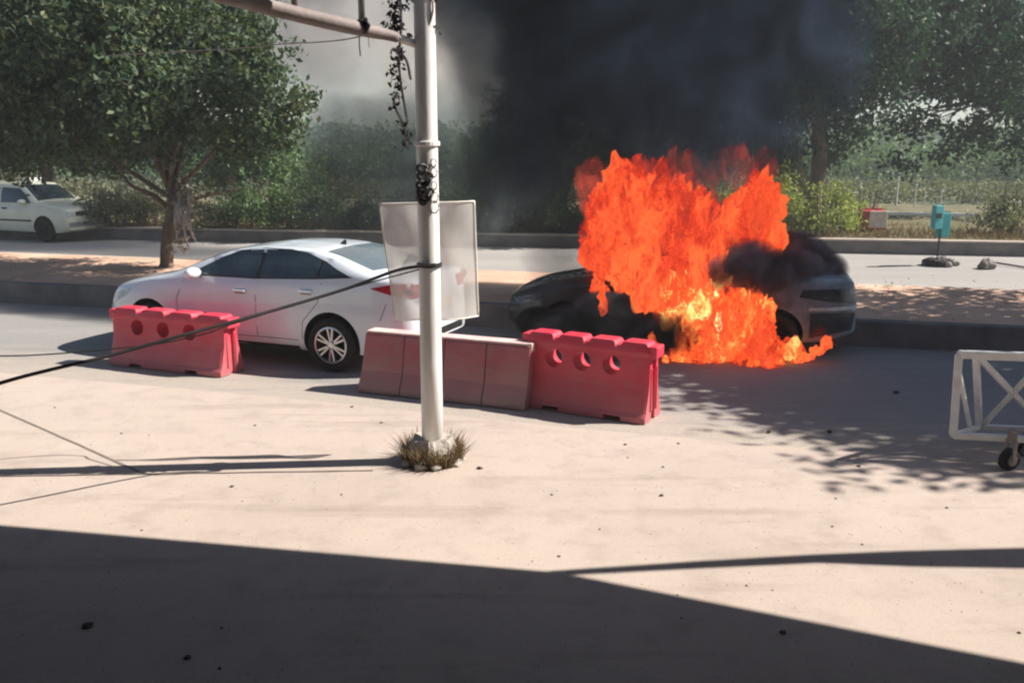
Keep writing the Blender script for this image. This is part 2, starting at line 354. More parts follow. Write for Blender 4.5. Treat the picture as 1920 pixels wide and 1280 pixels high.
# ------------------------------------------------------------------ cars
def interp(tab, x):
    xs = [a for a, _ in tab]; ys = [b for _, b in tab]; return float(np.interp(x, xs, ys))
def make_car(name, label, cat, loc, rz, S, paint, glass, rearglass, tail, group=None, lights=True):
    L = S['L']; car = thing(name, label, cat, loc, rz, group)
    xs = sorted(set([0, .015, .04, .08, .14] + list(np.arange(.2, L - .15, .07)) + [L - .14, L - .08, L - .04, L - .015, L]))
    NS = 44; rings = []
    sm = lambda tab, x: sum(interp(tab, min(max(x + d, 0), L)) * k for d, k in ((-.08, .2), (-.04, .2), (0, .2), (.04, .2), (.08, .2))) if .1 < x < L - .1 else interp(tab, x)
    for x in xs:
        zt = sm(S['top'], x); zb = sm(S['bot'], x); wm = sm(S['w'], x)
        zs = min(sm(S['belt'], x), zt - .03); gh = max(0, min(1, (zt - zs - .03) / .38))
        wb = wm - .035; we = wb - S.get('tumble', .22) * gh; ze = zt - .03 - .05 * gh
        zm = zb + (zs - zb) * .45
        ctl = [(0, zb), (wm * .86, zb), (wm * .965, zb + .05), (wm * .99, zb + (zm - zb) * .5), (wm, zm), (wm - .008, zm + (zs - zm) * .5), (wb + .004, zs - .035), (wb - .015 - .01 * gh, zs + .01 * gh)]
        if gh > .02:
            ctl += [(wb * .5 + we * .5, (zs + ze) / 2 + .01), (we, ze - .01)]
        ctl += [(we * .93, zt - .012), (we * .6, zt + .008), (0, zt + .02)]
        ctl = [Vector((a, b, 0)) for a, b in ctl]
        P = smoothpath(ctl, 4)
        # resample by arc length
        ds = [0]
        for a, b in zip(P, P[1:]): ds.append(ds[-1] + (b - a).length)
        T = np.linspace(0, ds[-1], NS); yy = np.interp(T, ds, [p.x for p in P]); zz = np.interp(T, ds, [p.y for p in P])
        rings.append([(L / 2 - x, -a, b) for a, b in zip(yy, zz)] + [(L / 2 - x, a, b) for a, b in list(zip(yy, zz))[-2:0:-1]])
    n = len(rings[0]); vs = [v for r in rings for v in r]
    fs = [(i * n + k, i * n + (k + 1) % n, (i + 1) * n + (k + 1) % n, (i + 1) * n + k) for i in range(len(rings) - 1) for k in range(n)]
    fs += [tuple(range(n)), tuple((len(rings) - 1) * n + k for k in range(n))[::-1]]
    me = mkmesh('body', vs, fs, [paint, M['dark']], smooth=True)
    bm = bmesh.new(); bm.from_mesh(me); bmesh.ops.recalc_face_normals(bm, faces=bm.faces); bm.to_mesh(me)
    bvh = BVHTree.FromBMesh(bm); bm.free()
    body = ob('body', me, car)
    # wheel arches
    cut = MB(); AR = S['R'] + .055
    for ax in S['axles']:
        for sgn in (-1, 1):
            cut.lathe([(AR, sgn * .50), (AR, sgn * 1.1)], 40, 'Y', (L / 2 - ax, 0, S['R'] + .015), 0)
    cme = mkmesh('cut', cut.v, cut.f, [M['dark']]); bmc = bmesh.new(); bmc.from_mesh(cme); bmesh.ops.recalc_face_normals(bmc, faces=bmc.faces); bmc.to_mesh(cme); bmc.free()
    co = bpy.data.objects.new('cut', cme); COL.objects.link(co)
    co.parent = car
    bo = body.modifiers.new('arch', 'BOOLEAN'); bo.object = co; bo.operation = 'DIFFERENCE'; bo.solver = 'EXACT'
    try: bo.material_mode = 'TRANSFER'
    except Exception: pass
    bpy.context.view_layer.update(); dg = bpy.context.evaluated_depsgraph_get()
    nm = bpy.data.meshes.new_from_object(body.evaluated_get(dg)); body.modifiers.clear(); body.data = nm
    bpy.data.objects.remove(co)
    try:
        ang = R(38); nm.set_sharp_from_angle(angle=ang)
    except Exception: pass
    def patch(pname, poly, side, m, lift=.004, parent=None, grid=.06, depth=.012, **kw):
        """a panel that follows the body: poly in (x from nose, z) for sides, (x, y) for top, (y, z) for front/rear"""
        bm = bmesh.new(); f = bm.faces.new([bm.verts.new((a, b, 0)) for a, b in poly])
        for ax_ in (0, 1):
            lo = min(p[ax_] for p in poly); hi = max(p[ax_] for p in poly); k = math.ceil(lo / grid) * grid
            while k < hi:
                nn = Vector((1, 0, 0)) if ax_ == 0 else Vector((0, 1, 0))
                bmesh.ops.bisect_plane(bm, geom=bm.verts[:] + bm.edges[:] + bm.faces[:], plane_co=nn * k, plane_no=nn); k += grid
        vs = []; nr = []
        for v in bm.verts:
            a, b = v.co.x, v.co.y
            if side in ('L', 'R'):
                s_ = -1 if side == 'L' else 1; o_, d_ = Vector((L / 2 - a, 3 * s_, b)), Vector((0, -s_, 0))
            elif side == 'top': o_, d_ = Vector((L / 2 - a, b, 4)), Vector((0, 0, -1))
            elif side == 'front': o_, d_ = Vector((L, a, b)), Vector((-1, 0, 0))
            else: o_, d_ = Vector((-L, a, b)), Vector((1, 0, 0))
            h, nn, i_, _ = bvh.ray_cast(o_, d_)
            if h is None: h = o_ + d_ * (3 - .7 if side in 'LR' else L / 2); nn = -d_
            if nn.dot(d_) > 0: nn = -nn
            vs.append(h + nn * lift); nr.append(nn)
        bm.verts.index_update(); nv = len(vs); fs = [[v.index for v in f.verts] for f in bm.faces]
        be = [(e.verts[0].index, e.verts[1].index) for e in bm.edges if len(e.link_faces) == 1]; bm.free()
        allv = vs + [p - q * (depth + lift) for p, q in zip(vs, nr)]
        fs += [(a, b, nv + b, nv + a) for a, b in be]
        pme = mkmesh(pname, allv, fs, [m]); b2 = bmesh.new(); b2.from_mesh(pme); bmesh.ops.recalc_face_normals(b2, faces=b2.faces); b2.normal_update()
        b2.faces.ensure_lookup_table()
        if b2.faces[0].normal.dot(nr[fs[0][0]]) < 0:
            for f in b2.faces: f.normal_flip()
        b2.to_mesh(pme); b2.free()
        return ob(pname, pme, parent or car, **kw)
    for sd in ('L', 'R'):
        for trim in S.get('trim', []): patch('window_surround', trim, sd, M['black'], .003)
        for k, (pn, poly) in enumerate(S['side_windows']): patch(pn, poly, sd, glass, .008)
        for ln in S['seams']:
            for (a, b) in zip(ln, ln[1:]):
                a = Vector(a); b = Vector(b); t = (b - a).normalized(); q = Vector((-t.y, t.x)) * .005
                patch('door_gap', [tuple(a - q), tuple(b - q), tuple(b + q), tuple(a + q)], sd, M['seam'], .002, grid=.2, depth=.004)
        s_ = -1 if sd == 'L' else 1
        for (hx, hz) in S['handles']:
            h, nn, _, _ = bvh.ray_cast(Vector((L / 2 - hx, 3 * s_, hz)), Vector((0, -s_, 0)))
            mb = MB(); mb.box((0, 0, 0), (.17, .035, .028)); mb.build('door_handle', S.get('handle_mat', paint), car, bevel=.008, loc=h + Vector((0, s_ * .02, 0)))
            patch('handle_recess', [(hx - .07, hz - .035), (hx + .07, hz - .035), (hx + .07, hz + .02), (hx - .07, hz + .02)], sd, M['seam'], .002, depth=.004)
        if S.get('sill'): patch('sill_trim', S['sill'], sd, M['black'], .004)
        mx, mz = S['mirror']; h, nn, _, _ = bvh.ray_cast(Vector((L / 2 - mx, 3 * s_, mz)), Vector((0, -s_, 0)))
        mb = MB(); base = h + Vector((0, s_ * .13, .03))
        mb.lathe([(.012, -.11), (.06, -.09), (.085, -.03), (.088, .04), (.06, .10), (.02, .115)], 16, 'Y', (0, 0, 0)); mi = mb.build('wing_mirror', paint, car, smooth=True, loc=base)
        mi.scale = (.8, 1, .8); mb = MB(); mb.bar((0, -s_ * .14, -.05), (0, 0, -.03), .04, .05); mb.build('mirror_stalk', M['black'], mi)
    patch('windscreen', S['windscreen'], 'top', glass, .006)
    patch('rear_window', S['rear_window'], 'top', rearglass, .006)
    for pn, poly, side, mk in S['extras']:
        patch(pn, poly, side, tail if mk == 'tail' else (M[mk]), .006, grid=.05)
    # wheels
    for ax in S['axles']:
        for s_ in (-1, 1):
            wh = ob('wheel', None, car, (L / 2 - ax, s_ * (S['wy']), S['R']), (0, random.random() * 3, 0 if s_ < 0 else math.pi))
            R_ = S['R']; r2 = S['rim']
            mb = MB(); mb.lathe([(r2, .09), (r2 + .01, -.075), (r2 + .03, -.10), (R_ - .03, -.098), (R_ - .008, -.08), (R_, -.05), (R_, .06), (R_ - .02, .09)], 40)
            mb.build('tyre', M['rubber'], wh, smooth=True)
            mb = MB(); mb.lathe([(r2 + .004, .05), (r2 + .004, -.088), (r2 - .015, -.092), (r2 - .02, -.05), (r2 - .02, .045)], 40)
            ns = S.get('spokes', 10)
            for k in range(ns):
                a = 2 * math.pi * k / ns + (.10 if k % 2 else -.10) * S.get('pair', 1)
                c_ = Vector((math.cos(a), 0, math.sin(a))); mb.bar(c_ * .04 + Vector((0, -.065, 0)), c_ * (r2 - .012) + Vector((0, -.07, 0)), .026 * S.get('sw', 1), .02)
            mb.lathe([(.05, -.03), (.05, -.082), (.03, -.088)], 18)
            mb.build('rim', S.get('rim_mat', M['rim']), wh)
            mb = MB(); mb.lathe([(r2 - .02, .04), (r2 - .02, .0), (.01, -.01)], 32); mb.build('brake_disc', M['dark'], wh)
    return car, patch

SED = dict(L=4.42, R=.305, rim=.205, wy=.775, axles=(.86, 3.43), spokes=12,
    top=[(0, .60), (.04, .68), (.15, .76), (.4, .85), (.8, .93), (1.12, .985), (1.25, 1.03), (1.6, 1.22), (2.0, 1.39), (2.35, 1.445), (2.75, 1.455), (3.1, 1.425), (3.4, 1.355), (3.75, 1.215), (3.98, 1.13), (4.15, 1.115), (4.32, 1.10), (4.38, 1.02), (4.42, .82)],
    bot=[(0, .30), (.3, .20), (3.9, .20), (4.42, .34)],
    belt=[(0, .50), (.3, .70), (.8, .84), (1.2, .91), (2, .945), (3, .995), (3.6, 1.04), (4.2, 1.05), (4.34, 1.0), (4.42, .75)],
    w=[(0, .52), (.04, .62), (.12, .72), (.3, .80), (.6, .845), (1.2, .855), (3.5, .855), (4.0, .835), (4.25, .79), (4.36, .72), (4.42, .60)],
    side_windows=[('front_window', [(1.50, 1.005), (1.90, 1.25), (2.12, 1.335), (2.42, 1.375), (2.42, 1.01)]),
                  ('rear_door_window', [(2.47, 1.01), (2.47, 1.377), (2.8, 1.375), (3.02, 1.345), (3.24, 1.28), (3.24, 1.055)]),
                  ('quarter_window', [(3.275, 1.06), (3.275, 1.262), (3.45, 1.185), (3.62, 1.10)])],
    trim=[[(1.42, .985), (1.86, 1.255), (2.10, 1.35), (2.42, 1.393), (2.8, 1.392), (3.04, 1.36), (3.30, 1.275), (3.50, 1.18), (3.70, 1.085), (3.2, 1.035), (2.4, .99)]],
    seams=[[(1.34, .38), (1.30, .70), (1.40, .93)], [(2.44, .34), (2.44, .97)], [(3.05, .34), (3.07, .55), (3.28, .78), (3.32, 1.0)], [(1.36, .33), (3.0, .33)], [(4.05, .62), (4.12, .80)]],
    handles=[(2.22, .85), (3.12, .89)], sill=[(1.3, .21), (3.0, .21), (3.0, .26), (1.3, .26)], mirror=(1.62, 1.0),
    windscreen=[(1.22, -.64), (1.95, -.53), (1.95, .53), (1.22, .64), (1.17, .3), (1.17, -.3)],
    rear_window=[(3.22, -.50), (3.86, -.60), (3.92, -.3), (3.92, .3), (3.86, .60), (3.22, .50)],
    extras=[('tail_light', [(3.93, .965), (4.18, .90), (4.40, .86), (4.40, 1.02), (4.2, 1.02)], 'L', 'tail'), ('tail_light', [(3.93, .965), (4.18, .90), (4.40, .86), (4.40, 1.02), (4.2, 1.02)], 'R', 'tail'),
            ('tail_light', [(-.72, .86), (-.40, .86), (-.40, .99), (-.72, 1.01)], 'rear', 'tail'), ('tail_light', [(.40, .86), (.72, .86), (.72, 1.01), (.40, .99)], 'rear', 'tail'),
            ('number_plate', [(-.24, .66), (.24, .66), (.24, .78), (-.24, .78)], 'rear', 'plate'), ('bumper_trim', [(-.5, .36), (.5, .36), (.5, .44), (-.5, .44)], 'rear', 'black'),
            ('headlight', [(.10, .66), (.55, .78), (.50, .70), (.25, .58), (.10, .56)], 'L', 'lamp'), ('headlight', [(.10, .66), (.55, .78), (.50, .70), (.25, .58), (.10, .56)], 'R', 'lamp'),
            ('grille', [(-.42, .34), (.42, .34), (.50, .52), (-.50, .52)], 'front', 'black')])
def squash(S):
    k = lambda z: z if z < 1.0 else 1.0 + (z - 1.0) * .76
    S['top'] = [(x, k(z)) for x, z in S['top']]; S['belt'] = [(x, k(z)) for x, z in S['belt']]
    S['side_windows'] = [(n_, [(x, k(z) + max(0, z - 1.2) * .14) for x, z in p]) for n_, p in S['side_windows']]; S['trim'] = [[(x, k(z) + max(0, z - 1.2) * .14) for x, z in p] for p in S['trim']]
squash(SED)
def place(yaw_deg, px, py, axle_x, L, side_y=-.86):
    """car heading left: its near wheel at axle_x stands on the ground seen at photo pixel (px,py)"""
    a = R(yaw_deg); rz = math.pi - a
    p = G(px, py); loc = Matrix.Rotation(rz, 3, 'Z') @ Vector((L / 2 - axle_x, -side_y, 0))
    return (p.x - loc.x, p.y - loc.y, 0.012), rz
loc, rz = place(21.5, 622, 699, 3.43, 4.42)
car, patch = make_car('sedan', 'clean white four-door sedan parked behind the red barriers, facing left', 'car', loc, rz, SED, M['white_car'], M['glass'], M['glass_pale'], M['tail'])
mb = MB(); mb.add([(0, -.012, 0), (.09, -.012, 0), (.09, .012, 0), (0, .012, 0), (.0, -.004, .06), (.025, -.004, .055), (.025, .004, .055), (0, .004, .06)],
    [(0, 1, 2, 3), (4, 5, 6, 7), (0, 1, 5, 4), (1, 2, 6, 5), (2, 3, 7, 6), (3, 0, 4, 7)]); mb.build('roof_antenna', M['black'], car, loc=(2.21 - 3.15, 0, 1.335))
SED2 = dict(SED); SED2['extras'] = [e for e in SED['extras'] if e[0] != 'number_plate']; SED2['extras'] = [e[:3] + ('scorch' if e[0] == 'headlight' else 'dark',) for e in SED2['extras'] if e[0] != 'tail_light'] + [('tail_light', [(3.72, .84), (4.0, .80), (4.39, .76), (4.39, .97), (4.1, .96), (3.76, .94)], 'R', 'scorch'), ('bumper_strip', [(3.84, .66), (4.39, .68), (4.39, .73), (3.84, .70)], 'R', 'lamp'), ('bumper_trim', [(3.86, .28), (4.36, .40), (4.39, .64), (3.86, .63)], 'R', 'scorch'), ('bumper_strip', [(-.7, .66), (.7, .66), (.7, .71), (-.7, .71)], 'rear', 'lamp')]; SED2['rim_mat'] = M['dark']
loc2, rz2 = place(13, 1452, 672, 3.43, 4.42)
burn, _ = make_car('burning_sedan', 'dark scorched sedan engulfed in flames behind the middle barrier', 'car', loc2, rz2, SED2, M['soot'], M['dark'], M['dark'], M['dark'])
burn.scale = (.97, .97, .87)

HAT = dict(L=4.1, R=.31, rim=.19, wy=.74, axles=(.78, 3.25), spokes=8, pair=0, sw=1.8, tumble=.16, handle_mat=M['black'], rim_mat=M['rubber'],
    top=[(0, .66), (.03, .82), (.12, .90), (.5, .96), (1.0, 1.02), (1.08, 1.04), (1.35, 1.24), (1.62, 1.43), (1.78, 1.49), (2.6, 1.52), (3.5, 1.49), (3.75, 1.40), (4.0, 1.05), (4.1, .8)],
    bot=[(0, .32), (.25, .24), (3.8, .24), (4.1, .36)],
    belt=[(0, .60), (.1, .80), (.5, .88), (1.0, .93), (3.6, .97), (4.1, .75)],
    w=[(0, .70), (.05, .765), (.2, .80), (.8, .82), (3.6, .82), (4.0, .79), (4.1, .72)],
    side_windows=[('front_window', [(1.22, 1.0), (1.52, 1.24), (1.70, 1.37), (2.32, 1.39), (2.32, 1.0)]), ('rear_door_window', [(2.40, 1.0), (2.40, 1.38), (3.1, 1.38), (3.2, 1.0)]), ('quarter_window', [(3.28, 1.0), (3.2, 1.37), (3.5, 1.34), (3.7, 1.02)])],
    trim=[], seams=[[(1.25, .38), (1.25, .95)], [(2.36, .34), (2.36, .95)], [(3.15, .60), (3.25, .95)]], handles=[(2.15, .86), (3.05, .88)],
    sill=[(1.2, .52), (2.9, .52), (2.9, .57), (1.2, .57)], mirror=(1.42, 1.0),
    windscreen=[(1.10, -.62), (1.64, -.53), (1.64, .53), (1.10, .62)], rear_window=[(3.78, -.5), (3.98, -.6), (3.98, .6), (3.78, .5)],
    extras=[('headlight', [(.50, .66), (.72, .66), (.70, .80), (.50, .80)], 'front', 'lamp'), ('headlight', [(-.50, .66), (-.72, .66), (-.70, .80), (-.50, .80)], 'front', 'lamp'),
            ('grille', [(-.46, .68), (.46, .68), (.46, .79), (-.46, .79)], 'front', 'black'), ('bumper_trim', [(-.70, .40), (.70, .40), (.70, .52), (-.70, .52)], 'front', 'seam'),
            ('number_plate', [(-.25, .44), (.25, .44), (.25, .55), (-.25, .55)], 'front', 'plate')])
pf = G(85, 455); rzh = -R(22); lv = Matrix.Rotation(rzh, 3, 'Z') @ Vector((4.1 / 2 - .78, -.82, 0))
hat, _ = make_car('hatchback', 'pale cream old hatchback with a white roof sign driving on the far road at left', 'car', (pf.x - lv.x, pf.y - lv.y, .012), rzh, HAT, M['cream_car'], M['glass'], M['glass'], M['tail'])
mb = MB(); mb.box((0, 0, .07), (.26, .55, .14), taper=.8); mb.build('roof_sign', mat('sign_white', (.8, .8, .76), (.7, .7, .66), .5, bump=0), hat, bevel=.02, loc=(2.05 - 1.95, 0, 1.49))

# ------------------------------------------------------------------ barriers
def red_barrier(name, label, pr, pl, h, group):
    a, b = G(*pl), G(*pr); L = (b - a).length; rz = math.atan2(b.y - a.y, b.x - a.x)
    t = thing(name, label, 'barrier', (*((a + b) / 2).xy, .012), rz, group)
    # (half depth, height) profile; near foot line is at y=0, so shift by the foot half depth
    prof = [(.225, 0), (.225, .05), (.20, .09), (.135, .30), (.125, .36), (.115, h - .10), (.12, h - .06), (.115, h - .03)]
    xs = np.linspace(-L / 2, L / 2, 61); mb = MB(); rings = []
    for x in xs:
        u = (x + L / 2) / L; e = min(u, 1 - u) * L
        bump_ = .035 * max(0, min(1, (abs(math.sin(u * math.pi * 4)) - .25) * 5)) ; nar = 1 - .10 * math.exp(-e / .03)
        r = []
        for y, z in prof: r.append((x, y * nar, z * (h - .035) / h if z > .4 else z))
        zt = h - .035 + bump_ * 1.0
        top = [(x, .095, zt - .005), (x, .05, zt), (x, -.05, zt), (x, -.095, zt - .005)]
        rings.append(r + top + [(p[0], -p[1], p[2]) for p in r[::-1]])
    n = len(rings[0]); vs = [v for r in rings for v in r]
    fs = [(i * n + k, i * n + (k + 1) % n, (i + 1) * n + (k + 1) % n, (i + 1) * n + k) for i in range(len(rings) - 1) for k in range(n)] + [tuple(range(n)), tuple((len(rings) - 1) * n + k for k in range(n))]
    mb.add([Vector(v) + Vector((0, .225, 0)) for v in vs], fs); o = mb.build('barrier_body', M['red_plastic'], t)
    cut = MB()
    for k in (-1, 0, 1): cut.lathe([(.110, -.1), (.092, .10), (.084, .225), (.092, .35), (.110, .55)], 24, 'Y', (k * L * .235 - .03 * L, 0, h * .68))
    for s in (-1, 1):   # coupling groove in each end and a moulded step below the top
        cut.box((s * L / 2, .225, h * .45), (.06, .09, h * 1.0))
    for k in (-1, 1): cut.box((k * L * .25, .225, 0), (.17, .6, .09))
    cme = mkmesh('cut', cut.v, cut.f); b_ = bmesh.new(); b_.from_mesh(cme); bmesh.ops.recalc_face_normals(b_, faces=b_.faces); b_.to_mesh(cme); b_.free()
    co = bpy.data.objects.new('cut', cme); COL.objects.link(co); co.parent = t
    m_ = o.modifiers.new('b', 'BOOLEAN'); m_.object = co; m_.solver = 'EXACT'; m_.use_self = True
    bpy.context.view_layer.update(); dg = bpy.context.evaluated_depsgraph_get()
    nm = bpy.data.meshes.new_from_object(o.evaluated_get(dg)); o.modifiers.clear(); o.data = nm; bpy.data.objects.remove(co)
    bv = o.modifiers.new('bevel', 'BEVEL'); bv.width = .009; bv.segments = 2; bv.limit_method = 'ANGLE'; bv.angle_limit = R(40)
    # mounting lugs on both ends
    for s in (-1, 1):
        mb = MB(); mb.box((s * (L / 2 + .012), .225, h - .085), (.09, .20, .11)); mb.build('coupling_lug', M['red_plastic'], t, bevel=.012)
        mb = MB(); mb.box((s * (L / 2 - .01), .225 - .07, h * .40), (.05, .03, h * .56), taper=.8); mb.build('end_rib', M['red_plastic'], t, bevel=.008)
        mb = MB(); mb.box((s * (L / 2 - .01), .225 + .07, h * .40), (.05, .03, h * .56), taper=.8); mb.build('end_rib', M['red_plastic'], t, bevel=.008)
    return t
GB = 'red plastic road barriers with three round holes'
red_barrier('road_barrier', 'bright red plastic barrier with three holes in front of the burning car', (1207, 799), (976, 763), .73, GB)
red_barrier('road_barrier', 'dusty red plastic barrier with three holes at the nose of the white sedan', (412, 710), (204, 685), .66, GB)
def long_barrier():
    a, b = G(676, 737), G(984, 772); L = (b - a).length; rz = math.atan2(b.y - a.y, b.x - a.x)
    t = thing('concrete_barrier', 'long faded red concrete barrier without holes, between pole and red plastic barrier', 'barrier', (*((a + b) / 2).xy, .012), rz)
    h = .60; n = 4; pl = L / n
    for k in range(n):
        mb = MB(); x0 = -L / 2 + k * pl + (.004 if k else 0); x1 = -L / 2 + (k + 1) * pl - (.004 if k < n - 1 else 0)
        prof = [(.24, 0), (.24, .07), (.17, .22), (.10, h - .02), (.085, h)]
        ring = [(y, z) for y, z in prof] + [(-y, z) for y, z in prof[::-1]]
        N_ = 12; vs = []
        for i in range(N_ + 1):
            x = x0 + (x1 - x0) * i / N_
            for y, z in ring: vs.append((x + (.03 * (1 - z / h) * (-1 if k == 0 and i == 0 else 0)), y + .24 + .006 * noise.noise(Vector((x * 3, y * 5, z * 4))), z + .004 * noise.noise(Vector((x * 5, 1, z)))))
        m_ = len(ring); fs = [(i * m_ + q, i * m_ + (q + 1) % m_, (i + 1) * m_ + (q + 1) % m_, (i + 1) * m_ + q) for i in range(N_) for q in range(m_)] + [tuple(range(m_)), tuple(N_ * m_ + q for q in range(m_))]
        mb.add(vs, fs); mb.build('panel', M['faded_red'], t, bevel=.008)
    mb = MB(); mb.box((0, .24, h + .012), (L - .01, .175, .02)); mb.build('top_edge', M['pale_edge'], t, bevel=.006)
    mb = MB(); mb.box((L / 2 - .01, .20, h - .02), (.05, .10, .09)); mb.build('end_block', M['pale_edge'], t, bevel=.01)
long_barrier()

# ------------------------------------------------------------------ utility pole with banner, vine, cables
pb = G(812, 866); pY = pb.y
top = W(776, -260, pY)
pole = thing('utility_pole', 'white painted steel pole standing on the pavement before the long barrier', 'pole', (pb.x, pb.y, .012))
tx = (W(784, 0, pY).x - pb.x) / W(784, 0, pY).z
def pp(z, dx=0, dy=0): return Vector((tx * 0 + dx, dy, z))
mb = MB(); mb.tube([pp(-.0), pp(.8), pp(2.4), pp(3.4), pp(5.4)], [.086, .085, .081, .078, .073], 12); mb.build('shaft', M['pole'], pole, smooth=True)
# seams and bands
for z, m_ in ((1.72, M['black']), (2.50, M['pole']), (3.55, M['pole'])):
    mb = MB(); mb.lathe([(.090, -.018), (.098, -.014), (.098, .014), (.090, .018)], 20, 'Z', (0, 0, z if m_ != M['black'] else W(800, 499, pY).z)); mb.build('clamp_band', m_, pole)
mb = MB()   # stub pieces of wire tied round the pole
def zz(py): return W(790, py, pY).z
wires = MB()
for k, (py, r_) in enumerate(((320, .035), (336, .05), (352, .04), (365, .055), (376, .035))):
    c = Vector((-.03 + .02 * (k % 2), -.105, zz(py)))
    pts = [c + Vector((r_ * math.cos(a) * (1 + .2 * math.sin(3 * a)), .012 * math.sin(2 * a), r_ * math.sin(a))) for a in np.linspace(0, 2 * math.pi, 18)]
    wires.tube(pts, .013, 6)
wires.build('wire_coil', M['black'], pole, smooth=True)
w2 = MB()
for k, (py, r_) in enumerate(((308, .03), (326, .035), (350, .03), (372, .04), (390, .045))):
    c = Vector((.055, -.085, zz(py))); pts = [c + Vector((r_ * .7 * math.cos(a), .01 * math.sin(2 * a), r_ * math.sin(a))) for a in np.linspace(0, 2 * math.pi, 16)]
    w2.tube(pts, .006, 6)
w2.build('wire_coil', mat('grey_wire', (.5, .5, .48), (.3, .3, .3), .5, bump=0), pole, smooth=True)
# bracket arm
arm = smoothpath([W(782, 84, pY) - pole.location, W(735, 68, pY - .1) - pole.location, W(680, 56, pY - .25) - pole.location, W(560, 28, pY - .5) - pole.location, W(420, -8, pY - .8) - pole.location, W(250, -60, pY - 1.2) - pole.location], 5)
mb = MB(); mb.tube(arm[:5], .030, 10); mb.build('arm_socket', mat('bare_metal', (.8, .8, .78), (.6, .6, .58), .35, .2, bump=0), pole, smooth=True)
mb = MB(); mb.tube(arm[4:], [.036 + .016 * min(1, i / 8) for i in range(len(arm) - 4)], 10); mb.build('bracket_arm', M['rust'], pole, smooth=True)
mb = MB(); a = W(679, 50, pY - .25) - pole.location; mb.tube([a, a + Vector((0, 0, .5)), a + Vector((.01, 0, 1.0))], .024, 10); mb.build('hanger_rod', mat('galvanised', (.30, .32, .29), (.22, .24, .22), .5, .3, bump=0), pole, smooth=True)
mb = MB(); mb.lathe([(.02, -.06), (.045, -.05), (.05, 0), (.045, .03), (.025, .05)], 14, 'Z', a); mb.tube([a + Vector((.03, -.04, -.04)), a + Vector((.055, -.045, 0)), a + Vector((.03, -.04, .05))], .014, 8); mb.build('insulator', M['black'], pole, smooth=True)
mb = MB(); mb.tube([a + Vector((-.02, 0, -.05)), a + Vector((-.024, 0, -.12)), a + Vector((-.02, 0, -.20))], .005, 5); mb.tube([a + Vector((.04, 0, -.05)), a + Vector((.046, 0, -.14))], .004, 5); mb.build('loose_wire', M['rust'], pole)
mb = MB(); b_ = W(553, 24, pY - .5) - pole.location; mb.tube([b_, b_ + Vector((0, 0, .4))], .022, 8); mb.build('stub_post', M['rust'], pole, smooth=True)
def cable(name, label, pts, r, m_):
    mb = MB(); P = smoothpath(pts, 10); o_ = P[0].copy(); mb.tube([p - o_ for p in P], r, 6); return mb.build(name, m_, None, smooth=True, loc=o_, label=label, category='cable')
cable('cable', 'thick black cable tied to the pole and sagging to the lower left', [W(818, 496, pY - .1), W(788, 499, pY - .12), W(740, 508, pY - .13), W(650, 541, pY - .2), W(540, 574, pY - .4), W(440, 602, pY - .6), W(330, 632, pY - .8), W(200, 668, pY - 1.0), W(90, 694, pY - 1.2), W(0, 718, pY - 1.4), W(-160, 768, pY - 1.7)], .0135, M['black'])
cable('cable', 'thin dark cable running nearly level below the red barrier at left', [W(786, 505, pY - .12), W(640, 545, pY - .2), W(440, 606, pY + .1), W(390, 624, pY + .2), W(300, 644, pY + .2), W(200, 655, pY + .1), W(90, 664, pY), W(0, 667, pY - .1), W(-160, 664, pY - .3)], .006, M['black'])
cable('cable', 'thin grey wire crossing the pale sky left of the pole', [W(700, 62, pY - .1), W(650, 74, pY), W(590, 80, pY + .3), W(540, 82, pY + .6), W(430, 92, pY + 1.5), W(200, 105, pY + 3)], .005, M['rust'])

# banner of thin translucent plastic tied behind the pole
def banner_mat():
    m, t, b, o = nodes('banner_plastic'); f = tex(t, 2.2, 4, .6); f2 = tex(t, 9, 4, .7, stretch=(1, 1, .25))
    c = ramp(t, f, [(.3, (.88, .87, .82)), (.7, (.97, .95, .91))]); c = mixc(t, .5, c, ramp(t, f2, [(.3, (.8, .78, .72)), (.6, (1, 1, 1))]), 'MULTIPLY')
    d = N(t, 'ShaderNodeBsdfDiffuse'); tr = N(t, 'ShaderNodeBsdfTranslucent'); tp = N(t, 'ShaderNodeBsdfTransparent')
    t.links.new(c, d.inputs[0]); t.links.new(c, tr.inputs[0]); m1 = N(t, 'ShaderNodeMixShader'); m1.inputs[0].default_value = .5
    t.links.new(d.outputs[0], m1.inputs[1]); t.links.new(tr.outputs[0], m1.inputs[2])
    m2 = N(t, 'ShaderNodeMixShader'); m2.inputs[0].default_value = .20; t.links.new(m1.outputs[0], m2.inputs[1]); t.links.new(tp.outputs[0], m2.inputs[2]); t.links.new(m2.outputs[0], o.inputs[0])
    return m
bn = thing('banner', 'pale translucent plastic banner tied behind the white pole', 'banner', (pb.x, pb.y + .12, zz(600)))
o3 = bn.location
def bpt(u, v, dy=0):
    yb = pY + .13
    tl, tr_, br, bl = W(709, 383, yb), W(888, 379, yb), W(896, 597, yb), W(739, 606, yb)
    p = tl.lerp(tr_, u).lerp(bl.lerp(br, u), v)
    p.y += .10 * u + .045 * math.sin(u * 5 + .6) * (.4 + v) + .03 * noise.noise(Vector((u * 3, v * 2.5, 2))) + .10 * (u - .5) ** 2 * 2 + dy
    return p - o3
NU, NV = 28, 34; vs = []; fs = []
for dy in (0, .003):
    for j in range(NV + 1):
        for i in range(NU + 1): vs.append(bpt(i / NU, j / NV, dy))
q = NU + 1; h_ = (NV + 1) * q
for j in range(NV):
    for i in range(NU):
        fs.append((j * q + i, j * q + i + 1, (j + 1) * q + i + 1, (j + 1) * q + i))
ob('sheet', mkmesh('sheet', vs[:h_], fs, [banner_mat()], smooth=True), bn)
